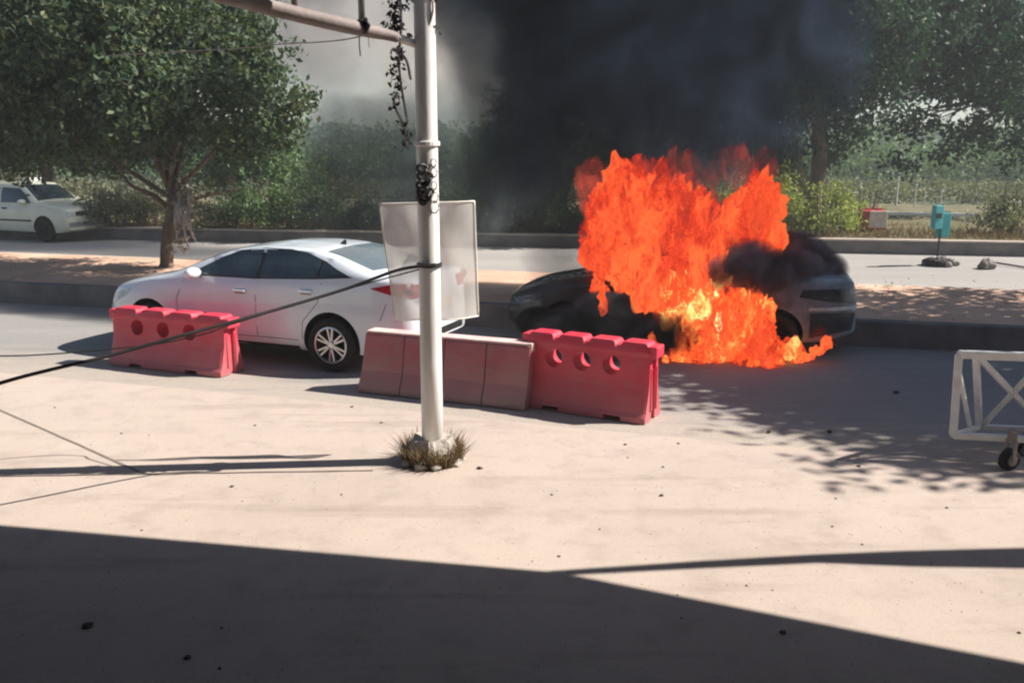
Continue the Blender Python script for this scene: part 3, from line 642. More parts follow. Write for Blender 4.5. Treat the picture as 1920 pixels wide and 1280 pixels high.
hm = mat('hem', (.80, .77, .72), (.68, .65, .60), .6, bump=0)
mb = MB()
for path in ([(i / 20, 0) for i in range(21)], [(1, i / 20) for i in range(21)], [(1 - i / 20, 1) for i in range(21)], [(0, 1 - i / 20) for i in range(21)]):
    mb.tube([bpt(u, v, -.002) for u, v in path], .0065, 5)
mb.build('hem', hm, bn, smooth=True)

# collar of broken white concrete and dry grass at the pole foot
def rock_mesh(r, seed, flat=.7, sub=2):
    bm = bmesh.new(); bmesh.ops.create_icosphere(bm, subdivisions=sub, radius=1)
    for v in bm.verts:
        n_ = noise.fractal(v.co * 1.3 + Vector((seed * 7.3, 0, 0)), 1, 2, 3); v.co *= r * (1 + .45 * n_); v.co.z *= flat
        if v.co.z < -r * .45: v.co.z = -r * .45
    me = bpy.data.meshes.new('rock'); bm.to_mesh(me); bm.free(); return me
M['collar'] = mat('collar_concrete', (.55, .50, .45), (.22, .19, .16), .95, scale=9, bump=.6, bd=.02)
col_ = thing('pole_footing', 'crumbling whitish concrete footing around the pole base', 'footing', (pb.x, pb.y, .012))
mb = MB(); nr_ = 26
pr_ = [(.20, 0), (.205, .05), (.175, .16), (.15, .205), (.10, .19)]
mb.lathe(pr_, nr_, 'Z'); mb.v = [v + Vector(((noise.noise(v * 9) * .035, noise.noise(v * 9 + Vector((5, 0, 0))) * .035, noise.noise(v * 11 + Vector((0, 5, 0))) * .03 * (v.z > .02)))) for v in mb.v]
mb.build('footing_ring', M['collar'], col_)
for k in range(9):
    a = k * .7 + random.random() * .3; me = rock_mesh(.04 + .03 * random.random(), k); me.materials.append(M['collar'])
    ob('rock', me, col_, (math.cos(a) * (.20 + .06 * random.random()), math.sin(a) * .22, .02), (0, 0, a))
def blades(name, n, cx, cy, rad, h0, h1, m_, wid=.006, z0=0.0, lean=.35, **kw):
    vs = []; fs = []
    for i in range(n):
        a = random.random() * 6.283; r = rad * (random.random() ** .5 if kw.get('fill') else (.75 + .35 * random.random()))
        x, y = cx + r * math.cos(a), cy + r * math.sin(a); h = random.uniform(h0, h1); la_ = random.random() * 6.283; ln = lean * h * random.random()
        wv = Vector((math.cos(la_ + 1.57), math.sin(la_ + 1.57), 0)) * wid; ldir = Vector((math.cos(a) * .6 + math.cos(la_) * .7, math.sin(a) * .6 + math.sin(la_) * .7, 0))
        b0 = Vector((x, y, z0)); m1 = b0 + ldir * ln * .4 + Vector((0, 0, h * .6)); t1 = b0 + ldir * ln + Vector((0, 0, h)); k = len(vs)
        vs += [b0 - wv, b0 + wv, m1 + wv * .7, m1 - wv * .7, t1]; fs += [(k, k + 1, k + 2, k + 3), (k + 3, k + 2, k + 4)]
    return mkmesh(name, vs, fs, [m_])
M['dry_grass'] = leaf_mat('dry_grass', (.24, .165, .10), (.08, .055, .035), .25, .2)
ob('dry_grass', blades('dry_grass', 1300, 0, 0, .215, .07, .22, M['dry_grass'], .004, 0, .9), None, (pb.x, pb.y, .01), kind='stuff', label='dry brown grass tufts around the pole footing', category='grass')

# ------------------------------------------------------------------ foliage
def leaf_cloud(name, centers, n_per, spread, size, m_, up=.4, aspect=.5, droop=0.0):
    """many small leaf faces scattered in clumps; returns mesh"""
    C = np.array([tuple(c) for c in centers]); S = np.asarray(spread) if hasattr(spread, '__len__') else np.full(len(C), spread)
    idx = np.repeat(np.arange(len(C)), n_per); n = len(idx)
    p = C[idx] + rng.normal(0, 1, (n, 3)) * S[idx][:, None] * np.array([1, 1, .8])
    p[:, 2] -= droop * rng.random(n)
    d = rng.normal(0, 1, (n, 3)); d /= np.linalg.norm(d, axis=1)[:, None]
    nz = rng.normal(0, 1, (n, 3)); nz[:, 2] += up * 2; s = np.cross(d, nz); s /= np.linalg.norm(s, axis=1)[:, None] + 1e-6
    L_ = size * rng.uniform(.6, 1.3, n)[:, None]; Wd = L_ * aspect; nrm = np.cross(d, s)
    v0 = p - d * L_ * .5; v1 = p + s * Wd * .5 + nrm * L_ * .08; v2 = p + d * L_ * .5; v3 = p - s * Wd * .5 + nrm * L_ * .08
    V = np.stack([v0, v1, v2, v3], 1).reshape(-1, 3)
    me = bpy.data.meshes.new(name); me.vertices.add(4 * n); me.vertices.foreach_set('co', V.ravel().astype(np.float32))
    me.loops.add(4 * n); me.loops.foreach_set('vertex_index', np.arange(4 * n, dtype=np.int32))
    me.polygons.add(n); me.polygons.foreach_set('loop_start', np.arange(0, 4 * n, 4, dtype=np.int32))
    me.update(calc_edges=True); me.materials.append(m_); return me
def blob_points(blobs, dens, shell=.45):
    out = []
    for (c, r) in blobs:
        rr = r if hasattr(r, '__len__') else (r, r, r); k = max(3, int(dens * rr[0] * rr[1] * rr[2]))
        for i in range(k):
            d = Vector(rng.normal(0, 1, 3)).normalized(); t = rng.random() ** shell
            out.append(Vector(c) + Vector((d.x * rr[0] * t, d.y * rr[1] * t, d.z * rr[2] * t)))
    return out
M['bark'] = mat('bark', (.22, .16, .12), (.09, .065, .05), .95, scale=9, bump=.8, stretch=(1, 1, .25), bd=.03)
M['pale_bark'] = mat('pale_bark', (.62, .57, .52), (.30, .26, .23), .95, scale=9, bump=.6, stretch=(1, 1, .25), bd=.03)
def tree(name, label, base, blobs, trunk_pts, tr, lm, dens, n_per, spread, size, group=None, cat='tree', shell=.45, aspect=.5, nbr=None, bark=None):
    t = thing(name, label, cat, base, 0, group); b0 = Vector(base)
    tp = smoothpath([Vector(p) - b0 for p in trunk_pts], 6); mb = MB(); n = len(tp)
    mb.tube(tp, [tr * (1.25 - .75 * i / (n - 1)) * (1.25 if i == 0 else 1) for i in range(n)], 12)
    mb.build('trunk', bark or M['bark'], t, smooth=True)
    for k, (c, r) in enumerate(blobs[:nbr] if nbr else blobs):
        c = Vector(c) - b0; s = tp[min(n - 1, int(n * (.55 + .4 * random.random())))]
        mid = s.lerp(c, .5) + Vector((random.uniform(-.2, .2), random.uniform(-.2, .2), random.uniform(-.1, .25)))
        mb = MB(); P = smoothpath([s, mid, c], 6); mb.tube(P, [tr * .5 * (1 - .85 * i / (len(P) - 1)) for i in range(len(P))], 7); br = mb.build('branch', bark or M['bark'], t, smooth=True)
        mb = MB()
        for q_ in range(5):
            e = c + Vector(rng.normal(0, 1, 3)).normalized() * (r if not hasattr(r, '__len__') else r[0]) * .8; st = P[random.randint(6, len(P) - 2)]
            mb.tube([st, st.lerp(e, .5) + Vector((0, 0, .08)), e], [tr * .14, tr * .09, tr * .03], 5)
        mb.build('twigs', bark or M['bark'], br, smooth=True)
    cs = [p - b0 for p in blob_points(blobs, dens, shell)]
    ob('crown', leaf_cloud('crown', cs, n_per, spread, size, lm, aspect=aspect), t)
    return t
LM = dict(
 a=leaf_mat('leaf_dark_green', (.105, .15, .085), (.03, .055, .04), .25, .25, (.20, .19, .10)),
 b=leaf_mat('leaf_mid_green', (.14, .22, .09), (.055, .10, .045), .3, .4),
 c=leaf_mat('leaf_yellow_green', (.34, .36, .12), (.13, .18, .06), .35, .3, (.34, .30, .16)),
 d=leaf_mat('leaf_grey_green', (.19, .20, .13), (.09, .10, .06), .3, .3, (.30, .25, .18)),
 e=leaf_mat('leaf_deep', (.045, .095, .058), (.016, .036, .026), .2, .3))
def bl(px, py, Y, rpx, flat=.85, yf=1.0):
    c = W(px, py, Y); r = rpx * Y / FPX; return (c, (r, r * yf, r * flat))
# the big tree on the median
tb = G(312, 500, .33); ty = tb.y
cb = [bl(60, 60, ty - .5, 150), bl(190, 20, ty - 1.2, 150), bl(330, 60, ty, 150), bl(430, 110, ty + .2, 110), bl(480, 190, ty - .3, 95), bl(490, 110, ty + 1, 75), bl(380, 190, ty - 1, 110), bl(260, 180, ty - 1.6, 120), bl(130, 190, ty - 1, 120),
      bl(20, 210, ty, 120), bl(300, 262, ty - .5, 70), bl(170, 268, ty + .5, 75), bl(530, 240, ty, 55), bl(420, 262, ty + .2, 50), bl(60, 270, ty + 1, 80), bl(-80, 150, ty, 150), bl(330, -60, ty + 1, 140), bl(160, -90, ty, 160), bl(430, 10, ty + 1, 85), bl(445, 285, ty - .3, 32), bl(560, 190, ty + .5, 40)]
tree('median_tree', 'large dark green leafy tree on the median above the white sedan', (tb.x, tb.y, .30), cb, [tb + Vector((0, 0, -.05)), W(314, 440, ty), W(322, 380, ty - .1), W(315, 330, ty - .1), W(300, 250, ty)], .10, LM['a'], 52, 52, .15, .13, nbr=12)
mt = [o for o in bpy.data.objects if o.name.startswith('median_tree')][0]
for nm_, pts, rr in (('limb', [W(318, 392, ty), W(290, 368, ty - .2), W(262, 356, ty - .3), W(238, 340, ty - .4), W(215, 300, ty - .4)], .055), ('limb', [W(320, 385, ty), W(360, 374, ty + .1), W(400, 364, ty + .1), W(452, 352, ty + .1)], .035)):
    mb = MB(); P = smoothpath([p - mt.location for p in pts], 5); mb.tube(P, [rr * (1 - .6 * i / (len(P) - 1)) for i in range(len(P))], 8); mb.build(nm_, M['bark'], mt, smooth=True)
# peeling, pale, dead growth hanging beside the trunk
mb = MB()
for k in range(16):
    x = 326 + 34 * random.random(); y0 = 340 + 30 * random.random(); y1 = y0 + random.uniform(40, 105)
    P = smoothpath([W(x, y0, ty - .2 + .3 * random.random()), W(x + random.uniform(-8, 8), (y0 + y1) / 2, ty - .2), W(x + random.uniform(-6, 10) + 4, y1, ty - .15)], 4)
    mb.tube([p - mt.location for p in P], [.030 * random.uniform(.5, 1.2) * (1 - .7 * abs(i / (len(P) - 1) - .4)) for i in range(len(P))], 5)
mb.build('dead_creeper', M['pale_bark'], mt, smooth=True)
cs = [W(342 + 14 * rng.normal(), 385 + 38 * rng.normal(), ty - .15) - mt.location for k in range(26)]
ob('dry_leaves', leaf_cloud('dry_leaves', cs, 12, .07, .12, leaf_mat('leaf_dry', (.50, .44, .38), (.18, .15, .13), .2, .2)), mt)

# tree right of the frame on the near road side whose crown hangs into the picture and shades the road
rt = (11.2, 10.9, .3)
cbr = []
for k in range(16):
    a = random.random() * 6.283; q_ = random.random() ** .5
    cbr.append((Vector((11.7 + 3.3 * q_ * math.cos(a), 10.7 + 2.8 * q_ * math.sin(a), 5.2 + 1.6 * random.random())), (1.5, 1.5, 1.0)))
for (x, y, z, r) in ((7.8, 11.5, 4.4, 1.0), (7.0, 12.2, 4.9, .9), (9.6, 13.2, 4.6, 1.2), (12.0, 13.4, 5.0, 1.3), (13.5, 12.6, 4.6, 1.2)): cbr.append((Vector((x, y, z)), (r, r, r * .6)))
tree('road_tree', 'spreading tree beyond the right edge whose leaves shade the road', rt, cbr, [Vector(rt), Vector((11.2, 10.9, 1.6)), Vector((11.0, 10.8, 3.0)), Vector((11.0, 10.7, 4.6))], .17, LM['a'], 22, 36, .24, .2, nbr=10)

# dense trees behind the fire and smoke on the verge
def ftree(label, bx, by, Y, blobs, lm, tr=.2, dens=24, n_per=60, size=.19, spread=.25, gp_='trees beyond the far road'):
    b = W(bx, by, Y); b.z = .3; tp = [b, Vector((b.x + .1, b.y, 2.2)), Vector((b.x - .1, b.y, 3.8)), Vector((b.x, b.y, 5.2))]
    return tree('broadleaf_tree', label, tuple(b), blobs, tp, tr, lm, dens, n_per, spread, size, group=gp_, nbr=8)
Y = 25
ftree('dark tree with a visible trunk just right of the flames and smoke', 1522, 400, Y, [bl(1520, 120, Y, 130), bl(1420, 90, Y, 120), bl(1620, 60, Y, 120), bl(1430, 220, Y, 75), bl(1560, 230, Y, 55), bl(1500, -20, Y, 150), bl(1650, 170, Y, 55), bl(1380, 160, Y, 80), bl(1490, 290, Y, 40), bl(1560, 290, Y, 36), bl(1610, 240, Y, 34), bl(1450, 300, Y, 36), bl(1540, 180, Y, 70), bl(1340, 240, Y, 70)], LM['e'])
Y = 28
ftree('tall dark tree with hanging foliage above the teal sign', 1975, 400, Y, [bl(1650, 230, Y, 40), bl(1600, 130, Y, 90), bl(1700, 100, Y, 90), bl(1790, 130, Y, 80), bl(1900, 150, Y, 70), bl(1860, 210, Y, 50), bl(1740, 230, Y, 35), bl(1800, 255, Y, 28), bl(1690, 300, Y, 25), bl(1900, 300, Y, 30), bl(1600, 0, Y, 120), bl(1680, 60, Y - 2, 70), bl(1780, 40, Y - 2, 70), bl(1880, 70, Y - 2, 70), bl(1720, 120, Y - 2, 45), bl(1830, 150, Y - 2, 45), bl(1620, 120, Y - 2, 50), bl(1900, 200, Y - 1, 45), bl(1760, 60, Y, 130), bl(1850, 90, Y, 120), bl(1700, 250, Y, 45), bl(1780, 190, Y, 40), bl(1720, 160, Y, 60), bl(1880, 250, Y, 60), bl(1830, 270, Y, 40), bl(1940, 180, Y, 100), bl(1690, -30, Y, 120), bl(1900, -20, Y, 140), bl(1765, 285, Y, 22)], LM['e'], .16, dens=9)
Y = 27
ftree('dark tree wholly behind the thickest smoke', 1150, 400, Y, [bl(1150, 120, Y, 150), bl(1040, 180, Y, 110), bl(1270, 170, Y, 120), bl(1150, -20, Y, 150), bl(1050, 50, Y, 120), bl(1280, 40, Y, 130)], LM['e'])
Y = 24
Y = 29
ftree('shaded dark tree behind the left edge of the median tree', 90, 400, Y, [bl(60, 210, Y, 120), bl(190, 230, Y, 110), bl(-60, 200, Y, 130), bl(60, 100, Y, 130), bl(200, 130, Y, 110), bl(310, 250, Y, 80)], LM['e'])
Y = 30
ftree('low grey green tree left of the smoke', 480, 400, Y, [bl(470, 300, Y, 70), bl(550, 320, Y, 60), bl(400, 310, Y, 60), bl(500, 250, Y, 55)], LM['b'], .12)

# shrubs along the verge
def shrub(label, px, py, Y, w_, h_, lm, dens=60, size=.11, group='bushes along the far kerb'):
    b = W(px, py, Y); b.z = .36; t = thing('bush', label, 'bush', tuple(b), 0, group)
    cs = []
    for k in range(int(8 + w_ * 5)):
        a = random.random() * 6.28; r = random.random() ** .5
        hh = h_ * (1 - .5 * r * r) * random.uniform(.55, 1.0); cs.append((Vector((w_ / 2 * r * math.cos(a), .55 * r * math.sin(a), hh * .55)), (w_ * .16 + .12, .35, hh * .45)))
    ob('foliage', leaf_cloud('foliage', blob_points(cs, dens * 2.4, .5), 22, .11, size, lm, aspect=.45), t)
    mb = MB()
    for k in range(9):
        a = random.random() * 6.28; x = (random.random() - .5) * w_ * .7; mb.tube([(x * .6, 0, 0), (x * .8, .1 * math.sin(a), h_ * .4), (x, .2 * math.sin(a), h_ * .85)], [.02, .014, .006], 5)
    mb.build('stems', M['bark'], t); return t
SH = [
 ('olive bush with brown twigs just behind the cream hatchback', 215, 24.6, 1.5, 1.5, 'd'), ('dull grey green bush left of the median tree trunk', 275, 25, 1.3, 1.3, 'd'),
 ('low beige dry bush right behind the median tree trunk', 390, 24.2, 1.4, 1.1, 'd'), ('pale green rounded bush under the bright bare limb', 455, 24.4, 1.4, 1.6, 'b'),
 ('dark green bush behind the white sedan roof', 525, 24, 1.4, 1.5, 'b'), ('dense green bush behind the sedan rear pillar', 610, 24, 1.5, 1.7, 'b'),
 ('dim green bush in the smoke behind the banner top', 690, 23.8, 1.4, 1.3, 'e'), ('dim bush straight behind the white pole', 790, 23.6, 1.5, 1.5, 'e'),
 ('dark bush seen just right of the banner', 880, 23.4, 1.2, 1.8, 'b'), ('second green bush right of the banner with upright shoots', 945, 23.3, 1.2, 1.7, 'd'),
 ('smoky green bush just left of the flames', 1030, 23.2, 1.3, 1.7, 'b'), ('bush hidden behind the left part of the flames', 1130, 23, 1.6, 1.6, 'b'), ('bush hidden behind the middle of the flames', 1260, 22.8, 1.8, 1.6, 'b'), 
 ('bush hidden behind the right part of the flames', 1370, 22.6, 1.4, 1.7, 'c'), ('tall yellow green bush touching the right side of the flames', 1455, 22.8, 1.1, 2.2, 'c'), ('wide bright green bush between flames and red-white barrel', 1540, 22.6, 1.7, 1.55, 'c'),
 ('small low green bush behind the red-white barrel', 1622, 23.6, .9, 1.2, 'c'), ('grey green twiggy bush at the right edge beyond the kerb', 1890, 22.6, 1.4, 1.45, 'd'),
 ('dark scrub bush at the far left behind the hatchback', 60, 25.6, 2.2, 1.7, 'd'), ('scrub bush above the hatchback bonnet', 140, 25.6, 1.4, 1.5, 'd')]
for lb_, px, Y, w_, h_, k in SH: shrub(lb_, px, 430, Y, w_, h_, LM[k])
# upright reeds beside the fire
for (px0, px1, n_, lab) in ((850, 1060, 700, 'tall green and tan reeds behind the kerb between banner and flames'), (1410, 1500, 260, 'tuft of tall pale reeds above the yellow green bush')):
    vs = []; fs = []
    o4 = W((px0 + px1) / 2, 430, 23.8); o4.z = .4
    for i in range(n_):
        x = W(random.uniform(px0, px1), 430, 23.8).x - o4.x; y = random.uniform(-.4, .5); h = random.uniform(1.1, 2.4) * (1.12 if px0 > 1300 else .85); l = random.uniform(-.35, .35); w_ = .018
        k = len(vs); vs += [(x - w_, y, 0), (x + w_, y, 0), (x + w_ * .8 + l * .35, y + .02, h * .6), (x - w_ * .8 + l * .35, y + .02, h * .6), (x + l, y + .05, h)]; fs += [(k, k + 1, k + 2, k + 3), (k + 3, k + 2, k + 4)]
    ob('reeds', mkmesh('reeds', vs, fs, [LM['d']]), None, tuple(o4), kind='stuff', label=lab, category='reeds')
# rough grass on the verge and median
def grass_strip(name, lab, n_, xr, f, h0, h1, m_, z):
    vs = []; fs = []
    for i in range(n_):
        x = random.uniform(*xr); p = f(x); x, y = p.x, p.y; h = random.uniform(h0, h1); l = random.uniform(-.1, .1); w_ = .012; k = len(vs)
        a = random.random() * 3.14; dx, dy = w_ * math.cos(a), w_ * math.sin(a)
        vs += [(x - dx, y - dy, z), (x + dx, y + dy, z), (x + l, y + l * .5, z + h)]; fs.append((k, k + 1, k + 2))
    return ob(name, mkmesh(name, vs, fs, [m_]), None, kind='stuff', label=lab, category='grass')
grass_strip('verge_grass', 'rough dry grass along the verge behind the far kerb', 26000, (-22, 18), lambda x: ext(*kf, x) + Vector((0, .35 + 5.0 * random.random() ** 1.6)), .04, .2, M['dry_grass'], .36)
ob('leaf_litter', leaf_cloud('leaf_litter', [Vector((*(ext(*mn, x) + Vector((0, .35 + 2.6 * random.random()))), .345)) for x in [random.uniform(2.5, 9) for _ in range(260)] + [random.uniform(-12, -3) for _ in range(60)]], 5, .13, .035, leaf_mat('leaf_litter', (.32, .21, .14), (.16, .11, .08), .1, .2), up=2.5), None, kind='stuff', label='brown fallen leaves scattered over the median soil', category='leaves').data.update()

# dry creeper on the top of the pole
vt = thing('creeper', 'dark dried creeper clinging to the upper left side of the white pole', 'creeper', tuple(W(752, 60, pY)))
mb = MB()
for pts in (((762, 270), (756, 235), (742, 205), (738, 182)), ((764, 230), (752, 160), (748, 110), (752, 40), (748, -40)), ((770, 150), (760, 110), (735, 92)), ((800, 60), (812, 20), (806, -30))):
    P = smoothpath([W(x, y, pY - .06) - vt.location for x, y in pts], 5); mb.tube(P, [.010] * len(P), 5)
mb.build('stem', M['pale_bark'], vt, smooth=True)
cs = [W(742 + 13 * rng.normal(), 40 + 26 * rng.normal(), pY - .05) - vt.location for _ in range(26)] + [W(745 + 7 * rng.normal(), y, pY - .05) - vt.location for y in np.linspace(92, 165, 14)] + [W(738 + 5 * rng.normal(), y, pY - .05) - vt.location for y in np.linspace(175, 205, 4)] + [W(757 + 3 * rng.normal(), y, pY - .05) - vt.location for y in np.linspace(235, 275, 5)] + [W(808 + 5 * rng.normal(), y, pY) - vt.location for y in np.linspace(-30, 70, 10)] + [W(750 + 12 * rng.normal(), -30 + 15 * rng.normal(), pY - .05) - vt.location for _ in range(10)]
ob('leaves', leaf_cloud('leaves', cs, 8, .022, .045, leaf_mat('creeper_leaf', (.05, .045, .05), (.015, .015, .018), .1, .5)), vt)

# hazy far tree line and field
def far_wood(name, lab, x0, x1, y, h, n_, lm, size):
    cs = []
    for i in range(n_):
        x = random.uniform(x0, x1); hh = h * (.72 + .28 * noise.noise(Vector((x * .05, 3, 0))) + .12 * noise.noise(Vector((x * .3, 1, 0)))); cs.append(Vector((x, y + random.uniform(-3, 3), hh * random.random() ** .6)))
    ob(name, leaf_cloud(name, cs, 40, .9 * h / 4, size, lm, aspect=.8), None, kind='stuff', label=lab, category='woods')
far_wood('distant_woods', 'pale hazy line of distant trees across the field', -90, 90, 110, 5, 2600, LM['b'], .55)
far_wood('field_scrub', 'low grey green scrub scattered over the hazy field', -34, 40, 42, 1.0, 1500, LM['d'], .14)
far_wood('far_hedge', 'hazy green hedge in the field beyond the white rail', -50, 55, 55, 3.0, 2400, LM['b'], .24)

# ------------------------------------------------------------------ far roadside things at right
M['teal'] = mat('teal_plastic', (.02, .26, .27), (.012, .17, .18), .45, scale=5, bump=.05)
M['teal_l'] = mat('pale_teal', (.07, .34, .36), (.04, .24, .26), .5, scale=5, bump=.05)
M['stone'] = mat('stone', (.26, .23, .21), (.12, .11, .10), .95, scale=8, bump=.6, bd=.02)
g = G(1756, 499); s = g.y / FPX * 1.02
t = thing('litter_bin_post', 'teal box on a thin dark post in a stone-filled base on the far road', 'post', (*g.xy, .012))
zb = lambda py: W(1756, py, g.y).z
mb = MB(); mb.tube([(0, 0, .05), (0, 0, zb(384))], .02, 8); mb.build('post', M['black'], t)
mb = MB(); mb.box((-.10, -.03, (zb(386) + zb(430)) / 2), (.20, .14, zb(386) - zb(430)), rot=Matrix.Rotation(.25, 3, 'Z')); mb.build('front_box', M['teal_l'], t, bevel=.015)
mb = MB(); mb.box((.08, .06, (zb(400) + zb(446)) / 2), (.20, .20, zb(400) - zb(446)), rot=Matrix.Rotation(.25, 3, 'Z'), taper=1.1); mb.build('rear_box', M['teal'], t, bevel=.02)
mb = MB(); mb.box((-.10, -.11, zb(405)), (.13, .02, .10), rot=Matrix.Rotation(.25, 3, 'Z')); mb.build('box_slot', M['black'], t)
mb = MB(); mb.lathe([(.26, .0), (.30, .05), (.29, .11), (.22, .15), (.05, .15)], 24, 'Z'); mb.build('tyre_base', M['rubber'], t, smooth=True)
for k in range(8):
    a = k * .8; me = rock_mesh(.07 + .05 * random.random(), 20 + k); me.materials.append(M['stone']); ob('rock', me, t, (math.cos(a) * (.17 if k % 2 else .33) + .08, math.sin(a) * .22, .13 if k % 2 else .04), (0, 0, a))
g = G(1849, 505); me = rock_mesh(.15, 41, .9, 3); me.materials.append(M['stone']); ob('boulder', me, None, (*g.xy, .08), label='small rough stone on the far road right of the teal box', category='stone')
mb = MB(); a, b = G(1862, 497), G(2010, 517); mb.tube([Vector((a.x, a.y, .06)), Vector(((a.x + b.x) / 2, (a.y + b.y) / 2, .04)), Vector((b.x, b.y, .035))], .022, 7); mb.build('fallen_pipe', M['rust'], None, smooth=True, label='thin brown pipe lying on the far road beside the small stone', category='pipe')
# red and white drum barrier on the verge
g = W(1635, 415, 23.3); M['dull_red'] = mat('dull_red', (.45, .05, .05), (.33, .04, .04), .6, scale=6, bump=.1); M['pink_white'] = mat('pink_white', (.74, .62, .58), (.55, .40, .38), .6, scale=6, bump=.1)
t = thing('verge_barrier', 'small red barrier with a whitish front panel standing on the verge', 'barrier', (g.x, g.y, .38))
mb = MB(); mb.box((0, 0, .26), (.66, .34, .50), rz=0, taper=.9); mb.build('barrier_body', M['dull_red'], t, bevel=.03)
mb = MB(); mb.box((.08, -.172, .28), (.46, .03, .42), rz=0, taper=.94); mb.v = [Vector((v.x, v.y, v.z)) for v in mb.v]; mb.build('white_panel', M['pink_white'], t, bevel=.01)
mb = MB(); mb.box((-.12, .0, .53), (.14, .12, .06)); mb.box((.14, .0, .53), (.14, .12, .06)); mb.build('top_lugs', M['dull_red'], t, bevel=.01)
# white rail and poles further back
M['rail'] = mat('rail_white', (.62, .64, .62), (.5, .52, .5), .6, bump=0)
gr_ = thing('guard_rail', 'low white rail running across the field behind the verge', 'rail', (*W(1655, 400, 26).xy, 0)); o5 = gr_.location
a, b = W(1655, 400, 26), W(1850, 404, 26); mb = MB(); mb.bar(a - o5, b - o5, .10, .09); mb.build('rail', M['rail'], gr_)
for k in range(9):
    p = a.lerp(b, (k + .5) / 9) - o5; mb = MB(); mb.bar((p.x, p.y + .08, 0), (p.x, p.y + .08, p.z + .05), .07); mb.build('rail_post', M['rail'], gr_)
for (px, y0, Y, r_, lab) in ((1690, 272, 33, .045, 'tall thin pale pole standing behind the red-white barrier'), (1718, 348, 32, .03, 'short thin pole right of the tall pale pole'), (1766, 360, 32, .03, 'short pale pole just above the teal box'), (1735, 362, 36, .025, 'faint thin pole between two short pale poles')):
    a = W(px, y0, Y); mb = MB(); mb.tube([(0, 0, 0), (0, 0, a.z)], [r_, r_ * .8], 8); mb.lathe([(r_ * 1.8, a.z), (r_ * 1.2, a.z + .06)], 8, 'Z'); mb.build('thin_pole', M['rail'], None, smooth=False, loc=(a.x, a.y, 0), label=lab, category='pole', group='thin poles in the field')
# farm wall / fence behind them
# ------------------------------------------------------------------ wheeled steel barricade at right
M['steel'] = mat('barricade_paint', (.84, .85, .84), (.66, .67, .66), .45, scale=8, bump=.1)
wg = G(1893, 883); c0 = G(1786, 868)
t = thing('wheeled_barricade', 'white steel lattice barricade on small wheels at the right edge', 'barricade', (*c0.xy, .012), 0)
o6 = Vector(c0); Yn = c0.y
def q3(px, py, Y): return W(px, py, Y) - Vector(t.location)
tl = q3(1798, 664, Yn + .12); tr2 = q3(2200, 676, Yn - .12); blf = q3(1787, 816, Yn); brf = q3(2200, 838, Yn - .24)
tlb = q3(1830, 668, Yn + .32); blb = q3(1836, 800, Yn + .55); trb = q3(2200, 680, Yn + .08); brb = q3(2200, 816, Yn + .30)
def bb(nm, a, b, w_=.05): mb = MB(); mb.bar(a, b, w_); mb.build(nm, M['steel'], t, bevel=.006)
bb('top_rail', tl, tr2, .06); bb('top_rail', tlb, trb, .05); bb('bottom_rail', blf, brf, .05); bb('bottom_rail', blb, brb, .045)
bb('end_post', tl, blf, .055); bb('end_post', tlb, blb, .05); bb('end_tie', blf, blb, .04); bb('end_tie', tl, tlb, .045); bb('end_brace', tl.lerp(blf, .15), blb.lerp(blf, .35), .03)
mid_t = tl.lerp(tr2, .36); mid_b = blf.lerp(brf, .36); mtb = tlb.lerp(trb, .36); mbb = blb.lerp(brb, .36)
bb('diagonal_brace', tlb.lerp(trb, .01), mbb, .045); bb('diagonal_brace', mtb, blb.lerp(brb, .01), .045); bb('middle_post', mtb, mbb, .045); bb('middle_post', mid_t, mid_b, .045)
bb('diagonal_brace', mtb, brb, .045); bb('diagonal_brace', trb, mbb, .045); bb('end_post', trb, brb, .05); bb('end_post', tr2, brf, .05)
for (px, py, Yw) in ((1893, 861, wg.y), (1925, 846, wg.y + .35), (2170, 878, wg.y - .2), (2180, 860, wg.y + .15)):
    c = W(px, py, Yw) - Vector(t.location); rr = c.z
    wh = ob('caster', None, t, tuple(c), (0, 0, .3)); mb = MB(); mb.lathe([(.09, .022), (rr * .96, .024), (rr, .012), (rr, -.012), (rr * .96, -.024), (.03, -.026)], 24); mb.build('tyre', M['rubber'], wh, smooth=True)
    mb = MB(); mb.lathe([(.045, -.036), (.045, .036)], 16); mb.build('hub', M['rust'], wh)
    mb = MB(); mb.bar((0, -.04, 0), (0, -.04, .16), .03, .012); mb.bar((0, .04, 0), (0, .04, .16), .03, .012); mb.bar((0, 0, .15), (0, 0, .24), .05); mb.build('fork', M['rust'], wh)

